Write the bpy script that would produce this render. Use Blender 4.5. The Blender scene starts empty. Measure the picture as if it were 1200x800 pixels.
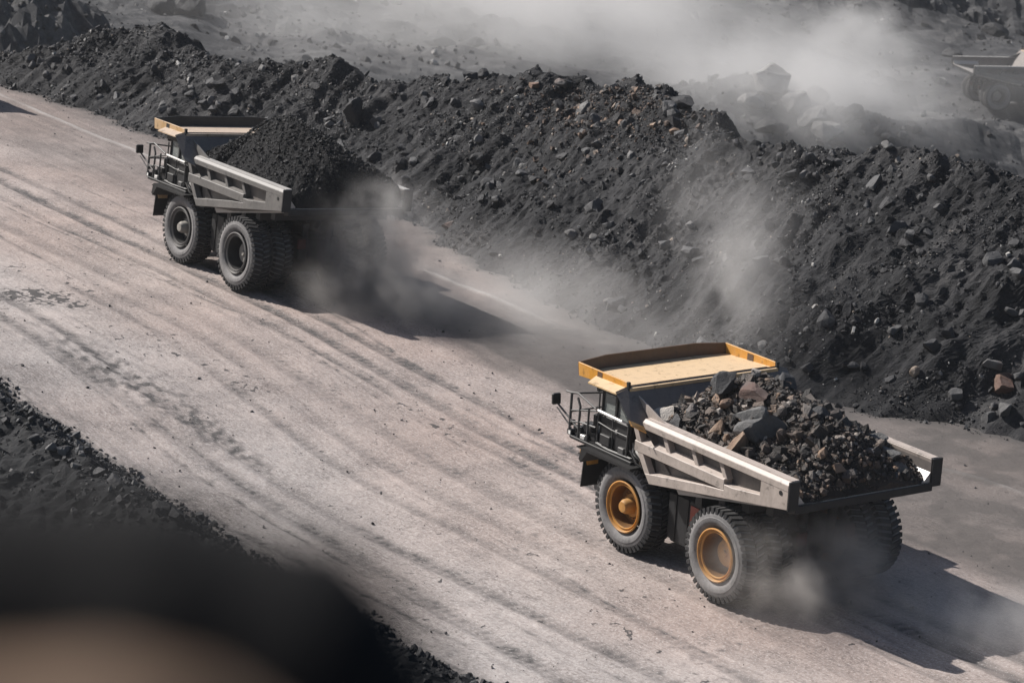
import bpy, math, random
import numpy as np
from mathutils import Matrix, Vector

random.seed(7)
RNG = np.random.default_rng(7)
SC = bpy.context.scene
COL = SC.collection

# ---------------------------------------------------------------- camera, world, sun, exposure
CAM_POS = (0.0, 0.0, 36.836)
PITCH, ROLL = math.radians(15.001), math.radians(3.791)
_f = Vector((0, math.cos(PITCH), -math.sin(PITCH)))
_r = Vector((1, 0, 0))
_u = _r.cross(_f)
_r = (_r * math.cos(ROLL) + _u * math.sin(ROLL)).normalized()
_u = _r.cross(_f)
cam_data = bpy.data.cameras.new('camera')
cam = bpy.data.objects.new('camera', cam_data)
COL.objects.link(cam)
cam.matrix_world = Matrix(((_r.x, _u.x, -_f.x, CAM_POS[0]), (_r.y, _u.y, -_f.y, CAM_POS[1]),
                           (_r.z, _u.z, -_f.z, CAM_POS[2]), (0, 0, 0, 1)))
cam_data.sensor_width = 36.0
cam_data.lens = 3554.77 / 1200 * 36
cam_data.clip_start = 0.2
cam_data.clip_end = 6000
cam_data.dof.use_dof = True
cam_data.dof.focus_distance = 122.0
cam_data.dof.aperture_fstop = 1.2
SC.camera = cam

SUN = Vector((-0.694, 0.331, 0.640)).normalized()          # towards the sun
w_ = bpy.data.worlds.new('World'); SC.world = w_; w_.use_nodes = True
nt = w_.node_tree; bg = nt.nodes['Background']
sky = nt.nodes.new('ShaderNodeTexSky'); sky.sky_type = 'NISHITA'; sky.sun_disc = False
sky.sun_elevation = math.asin(SUN.z); sky.sun_rotation = math.atan2(SUN.x, SUN.y)
sky.dust_density = 1.6; sky.air_density = 1.0
nt.links.new(sky.outputs[0], bg.inputs[0]); bg.inputs[1].default_value = 0.05
sl = bpy.data.lights.new('sun', 'SUN'); sl.energy = 4.6; sl.angle = math.radians(0.5); sl.color = (1.0, 0.95, 0.90)
so = bpy.data.objects.new('sun', sl); COL.objects.link(so)
so.rotation_euler = SUN.to_track_quat('Z', 'Y').to_euler()
SC.view_settings.view_transform = 'Standard'; SC.view_settings.look = 'None'
SC.view_settings.gamma = 1.0; SC.view_settings.exposure = 0.60
try: SC.cycles.use_denoising = True
except Exception: pass
SC.cycles.max_bounces = 5; SC.cycles.diffuse_bounces = 3; SC.cycles.volume_bounces = 3
SC.cycles.transparent_max_bounces = 8
SC.cycles.volume_step_rate = 1.0; SC.cycles.volume_max_steps = 96

#<TERRAIN>
# ---------------------------------------------------------------- terrain functions (metres; t along the road, w to its left)
YAW = math.radians(126.46980)
DX, DY = math.cos(YAW), math.sin(YAW)
NX, NY = -DY, DX
OX, OY = 7.2993, 110.1279

def to_tw(x, y):
    qx, qy = x - OX, y - OY
    return qx * DX + qy * DY, qx * NX + qy * NY

def to_xy(t, w):
    return OX + t * DX + w * NX, OY + t * DY + w * NY

def sm(a, b, x):
    x = np.clip((x - a) / (b - a), 0, 1)
    return x * x * (3 - 2 * x)

def _hash(i, j, seed):
    h = (i.astype(np.int64) * 374761393 + j.astype(np.int64) * 668265263 + seed * 1442695041) & 0xFFFFFFFF
    h = ((h ^ (h >> 13)) * 1274126177) & 0xFFFFFFFF
    h = ((h ^ (h >> 16)) * 2246822519) & 0xFFFFFFFF
    return ((h ^ (h >> 15)) & 0xFFFFFF) / float(0xFFFFFF)

def vnoise(x, y, seed=0):
    """gradient noise, about -1..1"""
    x, y = np.broadcast_arrays(np.asarray(x, float), np.asarray(y, float))
    i, j = np.floor(x), np.floor(y); fx, fy = x - i, y - j
    u, v = fx * fx * fx * (fx * (fx * 6 - 15) + 10), fy * fy * fy * (fy * (fy * 6 - 15) + 10)
    def g(a, b):
        an = _hash(i + a, j + b, seed) * 2 * np.pi
        return np.cos(an) * (fx - a) + np.sin(an) * (fy - b)
    n0 = g(0, 0) * (1 - u) + g(1, 0) * u
    n1 = g(0, 1) * (1 - u) + g(1, 1) * u
    return 1.5 * (n0 * (1 - v) + n1 * v)

def fbm(x, y, octv=4, seed=0, gain=0.5, billow=False):
    s = 0; a = 1.0; k = 1.0
    for o in range(octv):
        n = vnoise(x * k + 17.3 * o, y * k - 9.1 * o, seed + o)
        s = s + a * ((np.abs(n) * 2 - 0.6) if billow else n)
        a *= gain; k *= 2.03
    return s

def worley(x, y, seed=0):
    x, y = np.broadcast_arrays(np.asarray(x, float), np.asarray(y, float))
    i, j = np.floor(x), np.floor(y); best = np.full(x.shape, 9.0)
    for a in (-1, 0, 1):
        for b in (-1, 0, 1):
            px = i + a + _hash(i + a, j + b, seed); py = j + b + _hash(i + a, j + b, seed + 5)
            best = np.minimum(best, (px - x) ** 2 + (py - y) ** 2)
    return np.sqrt(best)

TOE_T = np.array([-60, -30, 4.3, 10.9, 16.1, 23.3, 27.9, 38.1, 50.6, 77.7, 82.4, 91, 110, 200])
TOE_W = np.array([-24, -24, -22.1, -18.1, -16.4, -16.1, -15.5, -17.7, -20.8, -17.9, -17.5, -15.9, -17, -18])
CR_T = np.array([-60, -10, 4, 11.1, 13.6, 16.5, 19.9, 22.2, 25.9, 27.9, 31, 35.4, 37.4, 41.3, 48.3, 52.8, 56.9, 60.3, 63.7, 67, 71.5, 76.6, 82.7, 87.8, 90.5, 93.1, 94.2, 97, 105, 115, 200])
CR_Z = np.array([8, 8.6, 8.9, 8.91, 8.86, 8.73, 9.05, 9.08, 8.56, 8.08, 8.2, 8.6, 8.22, 8.23, 7.43, 7.05, 6.07, 5.69, 4.85, 4.9, 4.27, 3.83, 4.14, 4.25, 3.1, 1.84, 1.1, 1.0, 1.0, 1.0, 1.0])

def zroad(t, w):
    return sm(8, 32, t) * (0.80 + 0.0718 * (np.clip(w, -26, 26) + 4.48))

def toe_w(t):
    return np.interp(t, TOE_T, TOE_W) + 0.9 * vnoise(t * 0.35, 0.3, 91) + 0.35 * vnoise(t * 1.3, 0.7, 92)

def floor_z(x, y):
    z = -28 - 0.10 * (x - 50) + 0.05 * (y - 370)
    z = z + 1.6 * fbm(x / 26, y / 26, 3, 41) + 0.45 * fbm(x / 6, y / 6, 4, 43, billow=True) * (0.5 + sm(-0.3, 0.4, vnoise(x / 30, y / 30, 49))) + 0.25 * np.clip(0.6 - worley(x / 2.6, y / 2.6, 52), 0, 1)
    # far pit wall: its foot runs past these points
    foot = np.interp(x, [-300, -60, -7, 33, 68, 300], [350, 378, 420, 436, 424, 410])
    d = y - foot + 5 * vnoise(x / 22, y / 30, 44)
    wall = np.where(d > 0, d * 0.75, 0) * (0.85 + 0.25 * vnoise(x / 14, 0.1, 45))
    wall = np.minimum(wall, 26 + 4 * vnoise(x / 20, 3.3, 46) + np.clip(d - 70, 0, 40))
    wall = wall + np.where(d > 0, 1.6 * np.abs(vnoise(x / 5, y / 9, 47)) + 0.9 * fbm(x / 2.6, y / 3.5, 3, 48), 0)
    # dark dump mounds on the left
    for cx, cy, r, h in ((-52, 262, 26, 14), (-52, 310, 20, 9), (-68, 300, 30, 17), (-95, 250, 30, 16)):
        q = np.hypot(x - cx, (y - cy) * 0.8) / r
        b_ = np.clip(1 - q, 0, 1); z = z + 0.42 * h * b_ * (1 + 0.6 * vnoise(x / 8, y / 8, 50)) + sm(0, 0.25, b_) * (1.7 * fbm(x / 8, y / 8, 4, 53) + 0.3 * np.clip(0.6 - worley(x / 2.0, y / 2.0, 54), 0, 1) + 0.7 * fbm(x / 1.7, y / 1.7, 3, 55))
    # boulder mound in the middle of the pit, and a low windrow before the far truck
    q = np.hypot((x - 27) / 17, (y - 343) / 13); z = z + 5.5 * np.clip(1 - q, 0, 1)
    q = np.hypot((x - 52) / 22, (y - 348) / 6); z = z + 2.4 * np.clip(1 - q, 0, 1)
    return z + wall

def zground(x, y, detail=True):
    """height of the whole site"""
    t, w = to_tw(x, y)
    toe = toe_w(t); zc = np.interp(t, CR_T, CR_Z) + np.interp(t, [8, 13.6, 18, 22, 26, 28.5, 31, 34, 37, 40], [0.4, 0.4, 0.0, -0.3, -0.45, -0.8, -1.16, -0.8, -0.35, -0.15])
    g = zroad(t, toe)
    if detail:
        zc = zc + 0.30 * vnoise(t / 2.2, w / 3, 61) + 0.18 * vnoise(t / 0.8, w / 1.2, 62)
    up = g + (toe - w) * 0.70
    hgt = np.maximum(zc - g, 0.05)
    wc = toe - hgt / 0.70
    down = zc - (wc - 0.8 - w) * 0.66
    top = np.minimum(np.minimum(up, zc + (wc - w) * 0.05), down)
    k = np.clip((toe - w) / 1.5, 0, 1)
    if detail:
        s = (toe - w)
        tt = t + 0.15 * s
        n = 0.60 * fbm(tt / 7.5, s / 9, 3, 63) + 0.20 * fbm(x / 1.5, y / 1.5, 4, 66)
        n = n + 0.15 * fbm(x / 0.55, y / 0.55, 3, 69) * (0.6 + 0.8 * sm(-0.3, 0.5, fbm(tt / 4, s / 5, 2, 76)))
        lumpy = sm(-0.15, 0.45, fbm(tt / 9, s / 7, 2, 75) + 0.25 * sm(0.55, 1.0, s * 0.7 / np.maximum(hgt, 0.5)))
        n = n + 0.26 * lumpy * np.clip(0.55 - worley(x / 0.95, y / 0.95, 70), 0, 1) + 0.55 * lumpy * np.clip(0.5 - worley(x / 3.0, y / 3.0, 72), 0, 1)
        n = n + 0.15 * np.clip(0.6 - worley(x / 0.42, y / 0.42, 74), 0, 1)
        # slumped ledges low on the right-hand face
        n = n + 1.3 * np.exp(-((s - 4.6 - 1.2 * vnoise(t / 6, 0.2, 77)) / 1.3) ** 2) * sm(-0.2, 0.4, vnoise(t / 9, 6.0, 78)) * sm(40, 30, t)
        n = n + 0.7 * np.exp(-((s - 7.8 - 1.0 * vnoise(t / 5, 1.2, 79)) / 1.1) ** 2) * sm(-0.1, 0.4, vnoise(t / 8, 9.0, 80))
        n = n - 0.22
        damp = 0.35 + 0.65 * sm(0, 4, s)
        top = top + n * k * damp * (0.3 + 0.7 * sm(0.3, 3, hgt))
    right = np.where(w < toe, top, zroad(t, w))
    z = np.where(w < toe, np.maximum(right, floor_z(x, y)), right)
    # left shoulder with its windrow, then the bench the photographer stands on
    le = 16.2 + 0.6 * vnoise(t * 0.25, 4.0, 81) + 0.25 * vnoise(t * 1.1, 4.4, 82) + np.clip((t - 12) * 0.09, 0, 2.0)
    s = w - le
    wind = 1.25 * np.exp(-((s - 2.3) / 1.35) ** 2) * (0.85 + 0.3 * vnoise(t / 3, 1.1, 83))
    drop = -0.16 * np.clip(s - 3, 0, 14)
    zl = zroad(t, w) + wind + drop
    if detail:
        kk = np.clip(s / 1.2, 0, 1)
        zl = zl + kk * (0.16 * fbm(t / 0.9, w / 0.9, 3, 84, billow=True) + 0.10 * np.clip(0.6 - worley(t / 0.5, w / 0.5, 86), 0, 1))
    dc = np.hypot(x, y)
    bench = 35.1 - np.clip(dc - 4.2, 0, 100) * 1.15
    zl = np.maximum(zl, bench)
    return np.where(s > 0, zl, z)
#</TERRAIN>

# ---------------------------------------------------------------- object helpers
def link(o, parent=None):
    COL.objects.link(o)
    if parent is not None: o.parent = parent
    return o

def tag(o, label=None, cat=None, group=None, kind=None):
    if label: o['label'] = label
    if cat: o['category'] = cat
    if group: o['group'] = group
    if kind: o['kind'] = kind
    return o

def empty(name, mtx):
    o = bpy.data.objects.new(name, None); o.empty_display_size = 0.3
    link(o); o.matrix_world = mtx
    return o

def mesh_np(name, V, F, mat, smooth=False, attrs=None, uv=None):
    """V (n,3), F (m,k) all faces alike"""
    me = bpy.data.meshes.new(name)
    n, (m, k) = len(V), F.shape
    me.vertices.add(n); me.vertices.foreach_set('co', np.ascontiguousarray(V, np.float32).ravel())
    me.loops.add(m * k); me.loops.foreach_set('vertex_index', np.ascontiguousarray(F, np.int32).ravel())
    me.polygons.add(m); me.polygons.foreach_set('loop_start', np.arange(0, m * k, k, dtype=np.int32))
    me.polygons.foreach_set('use_smooth', np.full(m, bool(smooth)))
    me.update(calc_edges=True)
    for a, val in (attrs or {}).items():
        at = me.attributes.new(a, 'FLOAT', 'POINT'); at.data.foreach_set('value', np.ascontiguousarray(val, np.float32).ravel())
    if uv is not None:
        l = me.uv_layers.new(name='UVMap'); l.data.foreach_set('uv', np.ascontiguousarray(uv[F.ravel()], np.float32).ravel())
    me.materials.append(mat)
    return me

def grid_faces(a, b, flip=False):
    i = np.arange(a - 1)[:, None] * b + np.arange(b - 1)[None, :]
    q = np.stack([i, i + 1, i + b + 1, i + b], -1).reshape(-1, 4)
    return q[:, ::-1] if flip else q

class MB:
    def __init__(self): self.v = []; self.f = []
    def add(self, vs, fs):
        n = len(self.v); self.v += [tuple(p) for p in vs]; self.f += [tuple(i + n for i in f) for f in fs]; return self
    def box(self, x0, x1, y0, y1, z0, z1):
        return self.add([(x, y, z) for x in (x0, x1) for y in (y0, y1) for z in (z0, z1)],
                        [(0, 1, 3, 2), (4, 6, 7, 5), (0, 4, 5, 1), (2, 3, 7, 6), (0, 2, 6, 4), (1, 5, 7, 3)])
    def hexa(self, p):
        """8 points: bottom ring 0-3, top ring 4-7"""
        return self.add(p, [(0, 3, 2, 1), (4, 5, 6, 7), (0, 1, 5, 4), (1, 2, 6, 5), (2, 3, 7, 6), (3, 0, 4, 7)])
    def prism(self, poly, axis, a0, a1):
        n = len(poly)
        def P(p, a): return (p[0], a, p[1]) if axis == 'y' else (a, p[0], p[1]) if axis == 'x' else (p[0], p[1], a)
        vs = [P(p, a0) for p in poly] + [P(p, a1) for p in poly]
        return self.add(vs, [tuple(range(n)), tuple(range(2 * n - 1, n - 1, -1))] + [(i, n + i, n + (i + 1) % n, (i + 1) % n) for i in range(n)])
    def slab(self, pts, off):
        """flat polygon with a thickness vector"""
        n = len(pts); o = Vector(off); vs = [Vector(p) for p in pts]; vs += [p + o for p in vs]
        return self.add(vs, [tuple(range(n)), tuple(range(2 * n - 1, n - 1, -1))] + [(i, n + i, n + (i + 1) % n, (i + 1) % n) for i in range(n)])
    def tube(self, pts, r, n=7):
        pts = [Vector(p) for p in pts]; rings = []
        for i, p in enumerate(pts):
            d = (pts[min(i + 1, len(pts) - 1)] - pts[max(i - 1, 0)]).normalized()
            a = d.orthogonal().normalized() if i == 0 else (rings_a - d * rings_a.dot(d)).normalized()
            rings_a = a; b = d.cross(a)
            rr = r[i] if isinstance(r, (list, tuple)) else r
            rings.append([p + (a * math.cos(2 * math.pi * k / n) + b * math.sin(2 * math.pi * k / n)) * rr for k in range(n)])
        vs = [q for ring in rings for q in ring]; fs = []
        for i in range(len(pts) - 1):
            for k in range(n): fs.append((i * n + k, i * n + (k + 1) % n, (i + 1) * n + (k + 1) % n, (i + 1) * n + k))
        fs += [tuple(range(n))[::-1], tuple(range((len(pts) - 1) * n, len(pts) * n))]
        return self.add(vs, fs)
    def lathe_y(self, prof, cx, cz, n=48, closed=False):
        """profile of (radius, y) turned about the y axis"""
        vs = []; fs = []; m = len(prof)
        for i in range(n):
            a = 2 * math.pi * i / n
            for r, y in prof: vs.append((cx + r * math.cos(a), y, cz + r * math.sin(a)))
        for i in range(n):
            for k in range(m if closed else m - 1):
                k2 = (k + 1) % m
                fs.append((i * m + k, i * m + k2, ((i + 1) % n) * m + k2, ((i + 1) % n) * m + k))
        return self.add(vs, fs)
    def build(self, name, mat, parent=None, bevel=0.0, smooth=False):
        import bmesh
        me = bpy.data.meshes.new(name); me.from_pydata([tuple(v) for v in self.v], [], self.f)
        bm = bmesh.new(); bm.from_mesh(me); bmesh.ops.remove_doubles(bm, verts=bm.verts, dist=1e-5)
        bmesh.ops.recalc_face_normals(bm, faces=bm.faces)
        if bevel:
            es = [e for e in bm.edges if len(e.link_faces) == 2 and e.calc_face_angle(0) > 0.6]
            try: bmesh.ops.bevel(bm, geom=es, offset=bevel, segments=1, affect='EDGES', clamp_overlap=True)
            except Exception: pass
        bm.to_mesh(me); bm.free()
        if smooth:
            for p in me.polygons: p.use_smooth = True
            try: me.set_sharp_from_angle(angle=math.radians(38))
            except Exception: pass
        me.materials.append(mat)
        return link(bpy.data.objects.new(name, me), parent)

# ---------------------------------------------------------------- materials
def new_mat(name):
    m = bpy.data.materials.new(name); m.use_nodes = True
    n = m.node_tree; b = n.nodes['Principled BSDF']
    return m, n, b

def noise(n, vec, scale, detail=4, rough=0.55, out='Fac'):
    x = n.nodes.new('ShaderNodeTexNoise'); x.inputs['Scale'].default_value = scale
    x.inputs['Detail'].default_value = detail; x.inputs['Roughness'].default_value = rough
    if vec is not None: n.links.new(vec, x.inputs['Vector'])
    return x.outputs[out]

def ramp(n, src, stops):
    r = n.nodes.new('ShaderNodeValToRGB'); n.links.new(src, r.inputs[0]); e = r.color_ramp.elements
    while len(e) < len(stops): e.new(0.5)
    for q, (p, c) in zip(e, stops):
        q.position = p; q.color = (*c, 1) if len(c) == 3 else c
    return r.outputs[0]

def mix(n, fac, a, b, mode='MIX'):
    m = n.nodes.new('ShaderNodeMix'); m.data_type = 'RGBA'; m.blend_type = mode
    for s, v in ((m.inputs[0], fac), (m.inputs[6], a), (m.inputs[7], b)):
        if isinstance(v, (int, float)): s.default_value = v
        elif isinstance(v, tuple): s.default_value = (*v, 1)
        else: n.links.new(v, s)
    return m.outputs[2]

def mth(n, op, a, b=None, c=None, clamp=False):
    m = n.nodes.new('ShaderNodeMath'); m.operation = op; m.use_clamp = clamp
    for s, v in zip(m.inputs, (a, b, c)):
        if v is None: continue
        if isinstance(v, (int, float)): s.default_value = v
        else: n.links.new(v, s)
    return m.outputs[0]

def attr(n, name, out='Fac'):
    a = n.nodes.new('ShaderNodeAttribute'); a.attribute_name = name
    return a.outputs[out]

def coords(n, kind='Object', scale=None, rot=None):
    c = n.nodes.new('ShaderNodeTexCoord').outputs[kind]
    if scale or rot:
        mp = n.nodes.new('ShaderNodeMapping'); n.links.new(c, mp.inputs[0])
        if scale: mp.inputs['Scale'].default_value = scale
        if rot: mp.inputs['Rotation'].default_value = rot
        return mp.outputs[0]
    return c

def bump(n, b, h, strength=0.4, dist=0.05):
    bp = n.nodes.new('ShaderNodeBump'); bp.inputs['Strength'].default_value = strength; bp.inputs['Distance'].default_value = dist
    n.links.new(h, bp.inputs['Height']); n.links.new(bp.outputs[0], b.inputs['Normal'])

def steel(name, col, dust=(0.36, 0.33, 0.30), amt=0.5, rough=0.55, metal=0.0, streak=True, bumpy=0.15):
    """painted or bare metal with road dust settled in blotches and run marks"""
    m, n, b = new_mat(name)
    oc = coords(n)
    big = noise(n, oc, 0.9, 5, 0.6); fine = noise(n, oc, 9, 5, 0.65)
    st = noise(n, coords(n, scale=(2.2, 2.2, 0.7)), 1.6, 5, 0.65)
    f = mth(n, 'MULTIPLY_ADD', big, 0.6, mth(n, 'MULTIPLY', fine, 0.35))
    if streak: f = mth(n, 'MULTIPLY_ADD', st, 0.28, mth(n, 'MULTIPLY', f, 0.9))
    g = n.nodes.new('ShaderNodeNewGeometry'); sep = n.nodes.new('ShaderNodeSeparateXYZ'); n.links.new(g.outputs['Normal'], sep.inputs[0])
    upf = mth(n, 'MULTIPLY', mth(n, 'MAXIMUM', sep.outputs[2], 0.0), 0.22)
    f = mth(n, 'ADD', f, upf)
    fac = ramp(n, f, ((0.62 - 0.42 * amt, (0, 0, 0)), (1.05 - 0.42 * amt, (1, 1, 1))))
    c0 = mix(n, fine, tuple(x * 0.75 for x in col), col)
    c1 = mix(n, mth(n, 'MULTIPLY', fac, min(1, amt * 1.5)), c0, dust)
    # scraped and rust-stained spots, and grime run down from them
    sc_ = ramp(n, noise(n, coords(n, scale=(1, 1, 1)), 2.3, 9, 0.74), ((0.57, (0, 0, 0)), (0.64, (1, 1, 1))))
    gr_ = ramp(n, noise(n, coords(n, scale=(2.6, 2.6, 0.45)), 1.1, 6, 0.7), ((0.52, (0, 0, 0)), (0.75, (1, 1, 1))))
    c1 = mix(n, mth(n, 'MULTIPLY', sc_, 0.6), c1, tuple(0.25 * x + 0.02 for x in col))
    c1 = mix(n, mth(n, 'MULTIPLY', gr_, 0.42), c1, tuple(0.35 * x + 0.012 for x in dust))
    n.links.new(c1, b.inputs['Base Color'])
    b.inputs['Roughness'].default_value = rough; b.inputs['Metallic'].default_value = metal
    bump(n, b, fine, bumpy, 0.02)
    return m

M = {}
M['yellow'] = steel('yellow_paint', (0.62, 0.27, 0.012), dust=(0.56, 0.40, 0.24), amt=0.42)
M['canopy'] = steel('dusty_canopy_paint', (0.58, 0.34, 0.10), dust=(0.60, 0.44, 0.27), amt=0.8)
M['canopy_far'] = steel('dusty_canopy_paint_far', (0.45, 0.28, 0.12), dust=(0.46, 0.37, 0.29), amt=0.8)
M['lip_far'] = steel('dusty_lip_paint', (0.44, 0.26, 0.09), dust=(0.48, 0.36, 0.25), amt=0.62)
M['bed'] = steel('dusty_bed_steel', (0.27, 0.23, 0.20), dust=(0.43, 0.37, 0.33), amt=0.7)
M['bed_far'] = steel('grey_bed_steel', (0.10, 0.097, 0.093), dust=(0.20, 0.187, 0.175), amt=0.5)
M['bed_in'] = steel('worn_liner_and_recess_shade', (0.10, 0.09, 0.085), dust=(0.22, 0.19, 0.17), amt=0.45)  # bed liner; on the side walls it also carries the recess shade as colour
M['liner'] = steel('bare_bed_floor', (0.42, 0.40, 0.38), dust=(0.45, 0.41, 0.37), amt=0.4, rough=0.4)
M['brown'] = steel('lip_inside_shade_brown', (0.10, 0.055, 0.03), dust=(0.16, 0.11, 0.08), amt=0.35)  # shade on the front lip's rear face, put into the colour as brown
M['dark'] = steel('dark_chassis', (0.012, 0.012, 0.013), dust=(0.04, 0.038, 0.036), amt=0.3, rough=0.6)
M['black'] = steel('shaded_cab_black', (0.004, 0.004, 0.0045), dust=(0.020, 0.019, 0.018), amt=0.25, rough=0.6)  # canopy shade over the cab is deepened into this black
M['rail'] = steel('worn_rail', (0.05, 0.05, 0.05), dust=(0.2, 0.19, 0.18), amt=0.3)
M['pale'] = steel('pale_grey_metal', (0.55, 0.54, 0.52), dust=(0.4, 0.37, 0.34), amt=0.35, rough=0.35)
M['red'] = steel('faded_red_paint', (0.33, 0.06, 0.035), dust=(0.2, 0.12, 0.09), amt=0.3)
M['lampred'] = steel('dirty_lamp_red', (0.07, 0.012, 0.010), dust=(0.06, 0.05, 0.045), amt=0.4)
M['rubber'] = steel('dusty_tyre_rubber', (0.07, 0.07, 0.072), dust=(0.25, 0.24, 0.235), amt=0.8, rough=0.85, streak=False, bumpy=0.25)
M['tread'] = steel('tread_rubber', (0.012, 0.012, 0.013), dust=(0.10, 0.096, 0.092), amt=0.38, rough=0.9, streak=False, bumpy=0.25)
M['rim'] = steel('yellow_rim_paint', (0.52, 0.21, 0.01), dust=(0.36, 0.22, 0.09), amt=0.5)
M['hub_far'] = steel('dusty_hub', (0.20, 0.19, 0.17), dust=(0.33, 0.31, 0.28), amt=0.5)
M['rim_in'] = steel('dirty_shaded_rim_barrel', (0.20, 0.075, 0.008), dust=(0.12, 0.07, 0.03), amt=0.5)  # dirty disc, with the barrel's shading put into the colour
M['rim_far'] = steel('grey_rim_paint', (0.07, 0.07, 0.07), dust=(0.16, 0.15, 0.14), amt=0.5)
m, n, b = new_mat('cab_glass'); b.inputs['Base Color'].default_value = (0.24, 0.26, 0.25, 1); b.inputs['Roughness'].default_value = 0.08  # pale base colour stands in for reflections in the panes
b.inputs['Alpha'].default_value = 0.6; M['glass'] = m
m, n, b = new_mat('lamp_lens'); b.inputs['Base Color'].default_value = (0.75, 0.75, 0.72, 1); b.inputs['Roughness'].default_value = 0.12; M['lens'] = m

def earth(name, dark, mid, light, scale=1.0, rough=0.9, bs=0.5, spec=0.3):
    m, n, b = new_mat(name); oc = coords(n)
    a = noise(n, oc, 0.22 * scale, 6, 0.62); c = noise(n, oc, 2.6 * scale, 6, 0.7); f = noise(n, oc, 14 * scale, 4, 0.7)
    s = mth(n, 'ADD', mth(n, 'MULTIPLY', a, 0.55), mth(n, 'ADD', mth(n, 'MULTIPLY', c, 0.30), mth(n, 'MULTIPLY', f, 0.15)))
    n.links.new(ramp(n, s, ((0.40, dark), (0.51, mid), (0.63, light))), b.inputs['Base Color'])
    b.inputs['Roughness'].default_value = rough; b.inputs['Specular IOR Level'].default_value = spec
    h = mth(n, 'ADD', c, mth(n, 'MULTIPLY', f, 0.6)); bump(n, b, h, bs, 0.12 / scale)
    return m

def rockmat(name, stops, rough=0.75, scale=1.0, spec=0.4):
    """per-stone tone from the 'tone' attribute, mottled and veined"""
    m, n, b = new_mat(name); oc = coords(n)
    c = noise(n, oc, 3.0 * scale, 5, 0.65); f = noise(n, oc, 16 * scale, 4, 0.7)
    col = ramp(n, attr(n, 'tone'), stops)
    v = mth(n, 'ADD', 0.45, mth(n, 'ADD', mth(n, 'MULTIPLY', c, 0.8), mth(n, 'MULTIPLY', f, 0.35)))
    comb = n.nodes.new('ShaderNodeCombineColor'); [n.links.new(v, comb.inputs[i]) for i in range(3)]
    n.links.new(mix(n, 1.0, col, comb.outputs[0], 'MULTIPLY'), b.inputs['Base Color'])
    b.inputs['Roughness'].default_value = rough; b.inputs['Specular IOR Level'].default_value = spec
    bump(n, b, mth(n, 'ADD', c, mth(n, 'MULTIPLY', f, 0.6)), 0.8, 0.10 / scale)
    return m

M['spoil'] = earth('dark_spoil', (0.010, 0.0105, 0.012), (0.023, 0.0235, 0.026), (0.060, 0.058, 0.058), rough=0.85, bs=0.9)
M['shoulder'] = earth('coal_shoulder', (0.009, 0.0095, 0.011), (0.016, 0.017, 0.019), (0.034, 0.034, 0.035))
M['pit'] = earth('pit_rock_floor', (0.022, 0.023, 0.026), (0.045, 0.046, 0.049), (0.115, 0.112, 0.11), scale=0.5)
_n = M['pit'].node_tree; _b = _n.nodes['Principled BSDF']; _l = _b.inputs['Base Color'].links[0].from_socket
_n.links.new(mix(_n, mth(_n, 'MULTIPLY', attr(_n, 'pale'), 0.5), _l, (0.17, 0.168, 0.165)), _b.inputs['Base Color'])   # graded pit roads
M['coal'] = earth('coal_fines', (0.006, 0.006, 0.007), (0.010, 0.010, 0.011), (0.02, 0.02, 0.021), rough=0.85, spec=0.2)
M['loadfill'] = earth('broken_rock_fines', (0.014, 0.012, 0.011), (0.03, 0.025, 0.022), (0.085, 0.068, 0.056))
M['ledge'] = earth('ledge_earth', (0.003, 0.003, 0.0035), (0.006, 0.006, 0.0065), (0.014, 0.014, 0.014), scale=3)
M['tanearth'] = earth('tan_earth', (0.13, 0.085, 0.06), (0.24, 0.165, 0.115), (0.34, 0.25, 0.18), scale=6)
SPOIL_STOPS = ((0.0, (0.016, 0.016, 0.018)), (0.55, (0.034, 0.034, 0.037)), (0.80, (0.075, 0.075, 0.077)), (0.93, (0.16, 0.155, 0.15)), (0.98, (0.24, 0.19, 0.15)), (1.0, (0.36, 0.35, 0.33)))
M['rubble'] = rockmat('spoil_rubble', SPOIL_STOPS, 0.6)
M['coalrock'] = rockmat('coal_lumps', ((0.0, (0.005, 0.005, 0.006)), (0.7, (0.012, 0.012, 0.013)), (1.0, (0.045, 0.045, 0.047))), 0.6, spec=0.3)
M['loadrock'] = rockmat('load_rock', ((0.0, (0.016, 0.014, 0.013)), (0.40, (0.042, 0.035, 0.031)), (0.60, (0.085, 0.060, 0.046)), (0.78, (0.12, 0.105, 0.095)), (0.90, (0.20, 0.13, 0.085)), (1.0, (0.36, 0.33, 0.30))), 0.6)
M['rustrock'] = rockmat('rusty_rubble', ((0.0, (0.022, 0.020, 0.02)), (0.45, (0.055, 0.043, 0.037)), (0.75, (0.11, 0.072, 0.052)), (0.92, (0.18, 0.12, 0.085)), (1.0, (0.28, 0.25, 0.22))), 0.7)
M['pitrock'] = rockmat('pit_rubble', ((0.0, (0.015, 0.015, 0.017)), (0.5, (0.045, 0.045, 0.047)), (0.85, (0.13, 0.128, 0.125)), (1.0, (0.32, 0.31, 0.30))), 0.75, 0.3)

# hero stones get a tone through their own attribute too, from this wider scale
HERO = ((0.0, (0.018, 0.018, 0.02)), (0.25, (0.045, 0.045, 0.048)), (0.5, (0.13, 0.128, 0.125)), (0.62, (0.115, 0.068, 0.054)), (0.75, (0.23, 0.155, 0.105)), (0.88, (0.34, 0.29, 0.24)), (1.0, (0.50, 0.48, 0.45)))
M['hero'] = rockmat('boulder_stone', HERO, 0.7)

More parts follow.
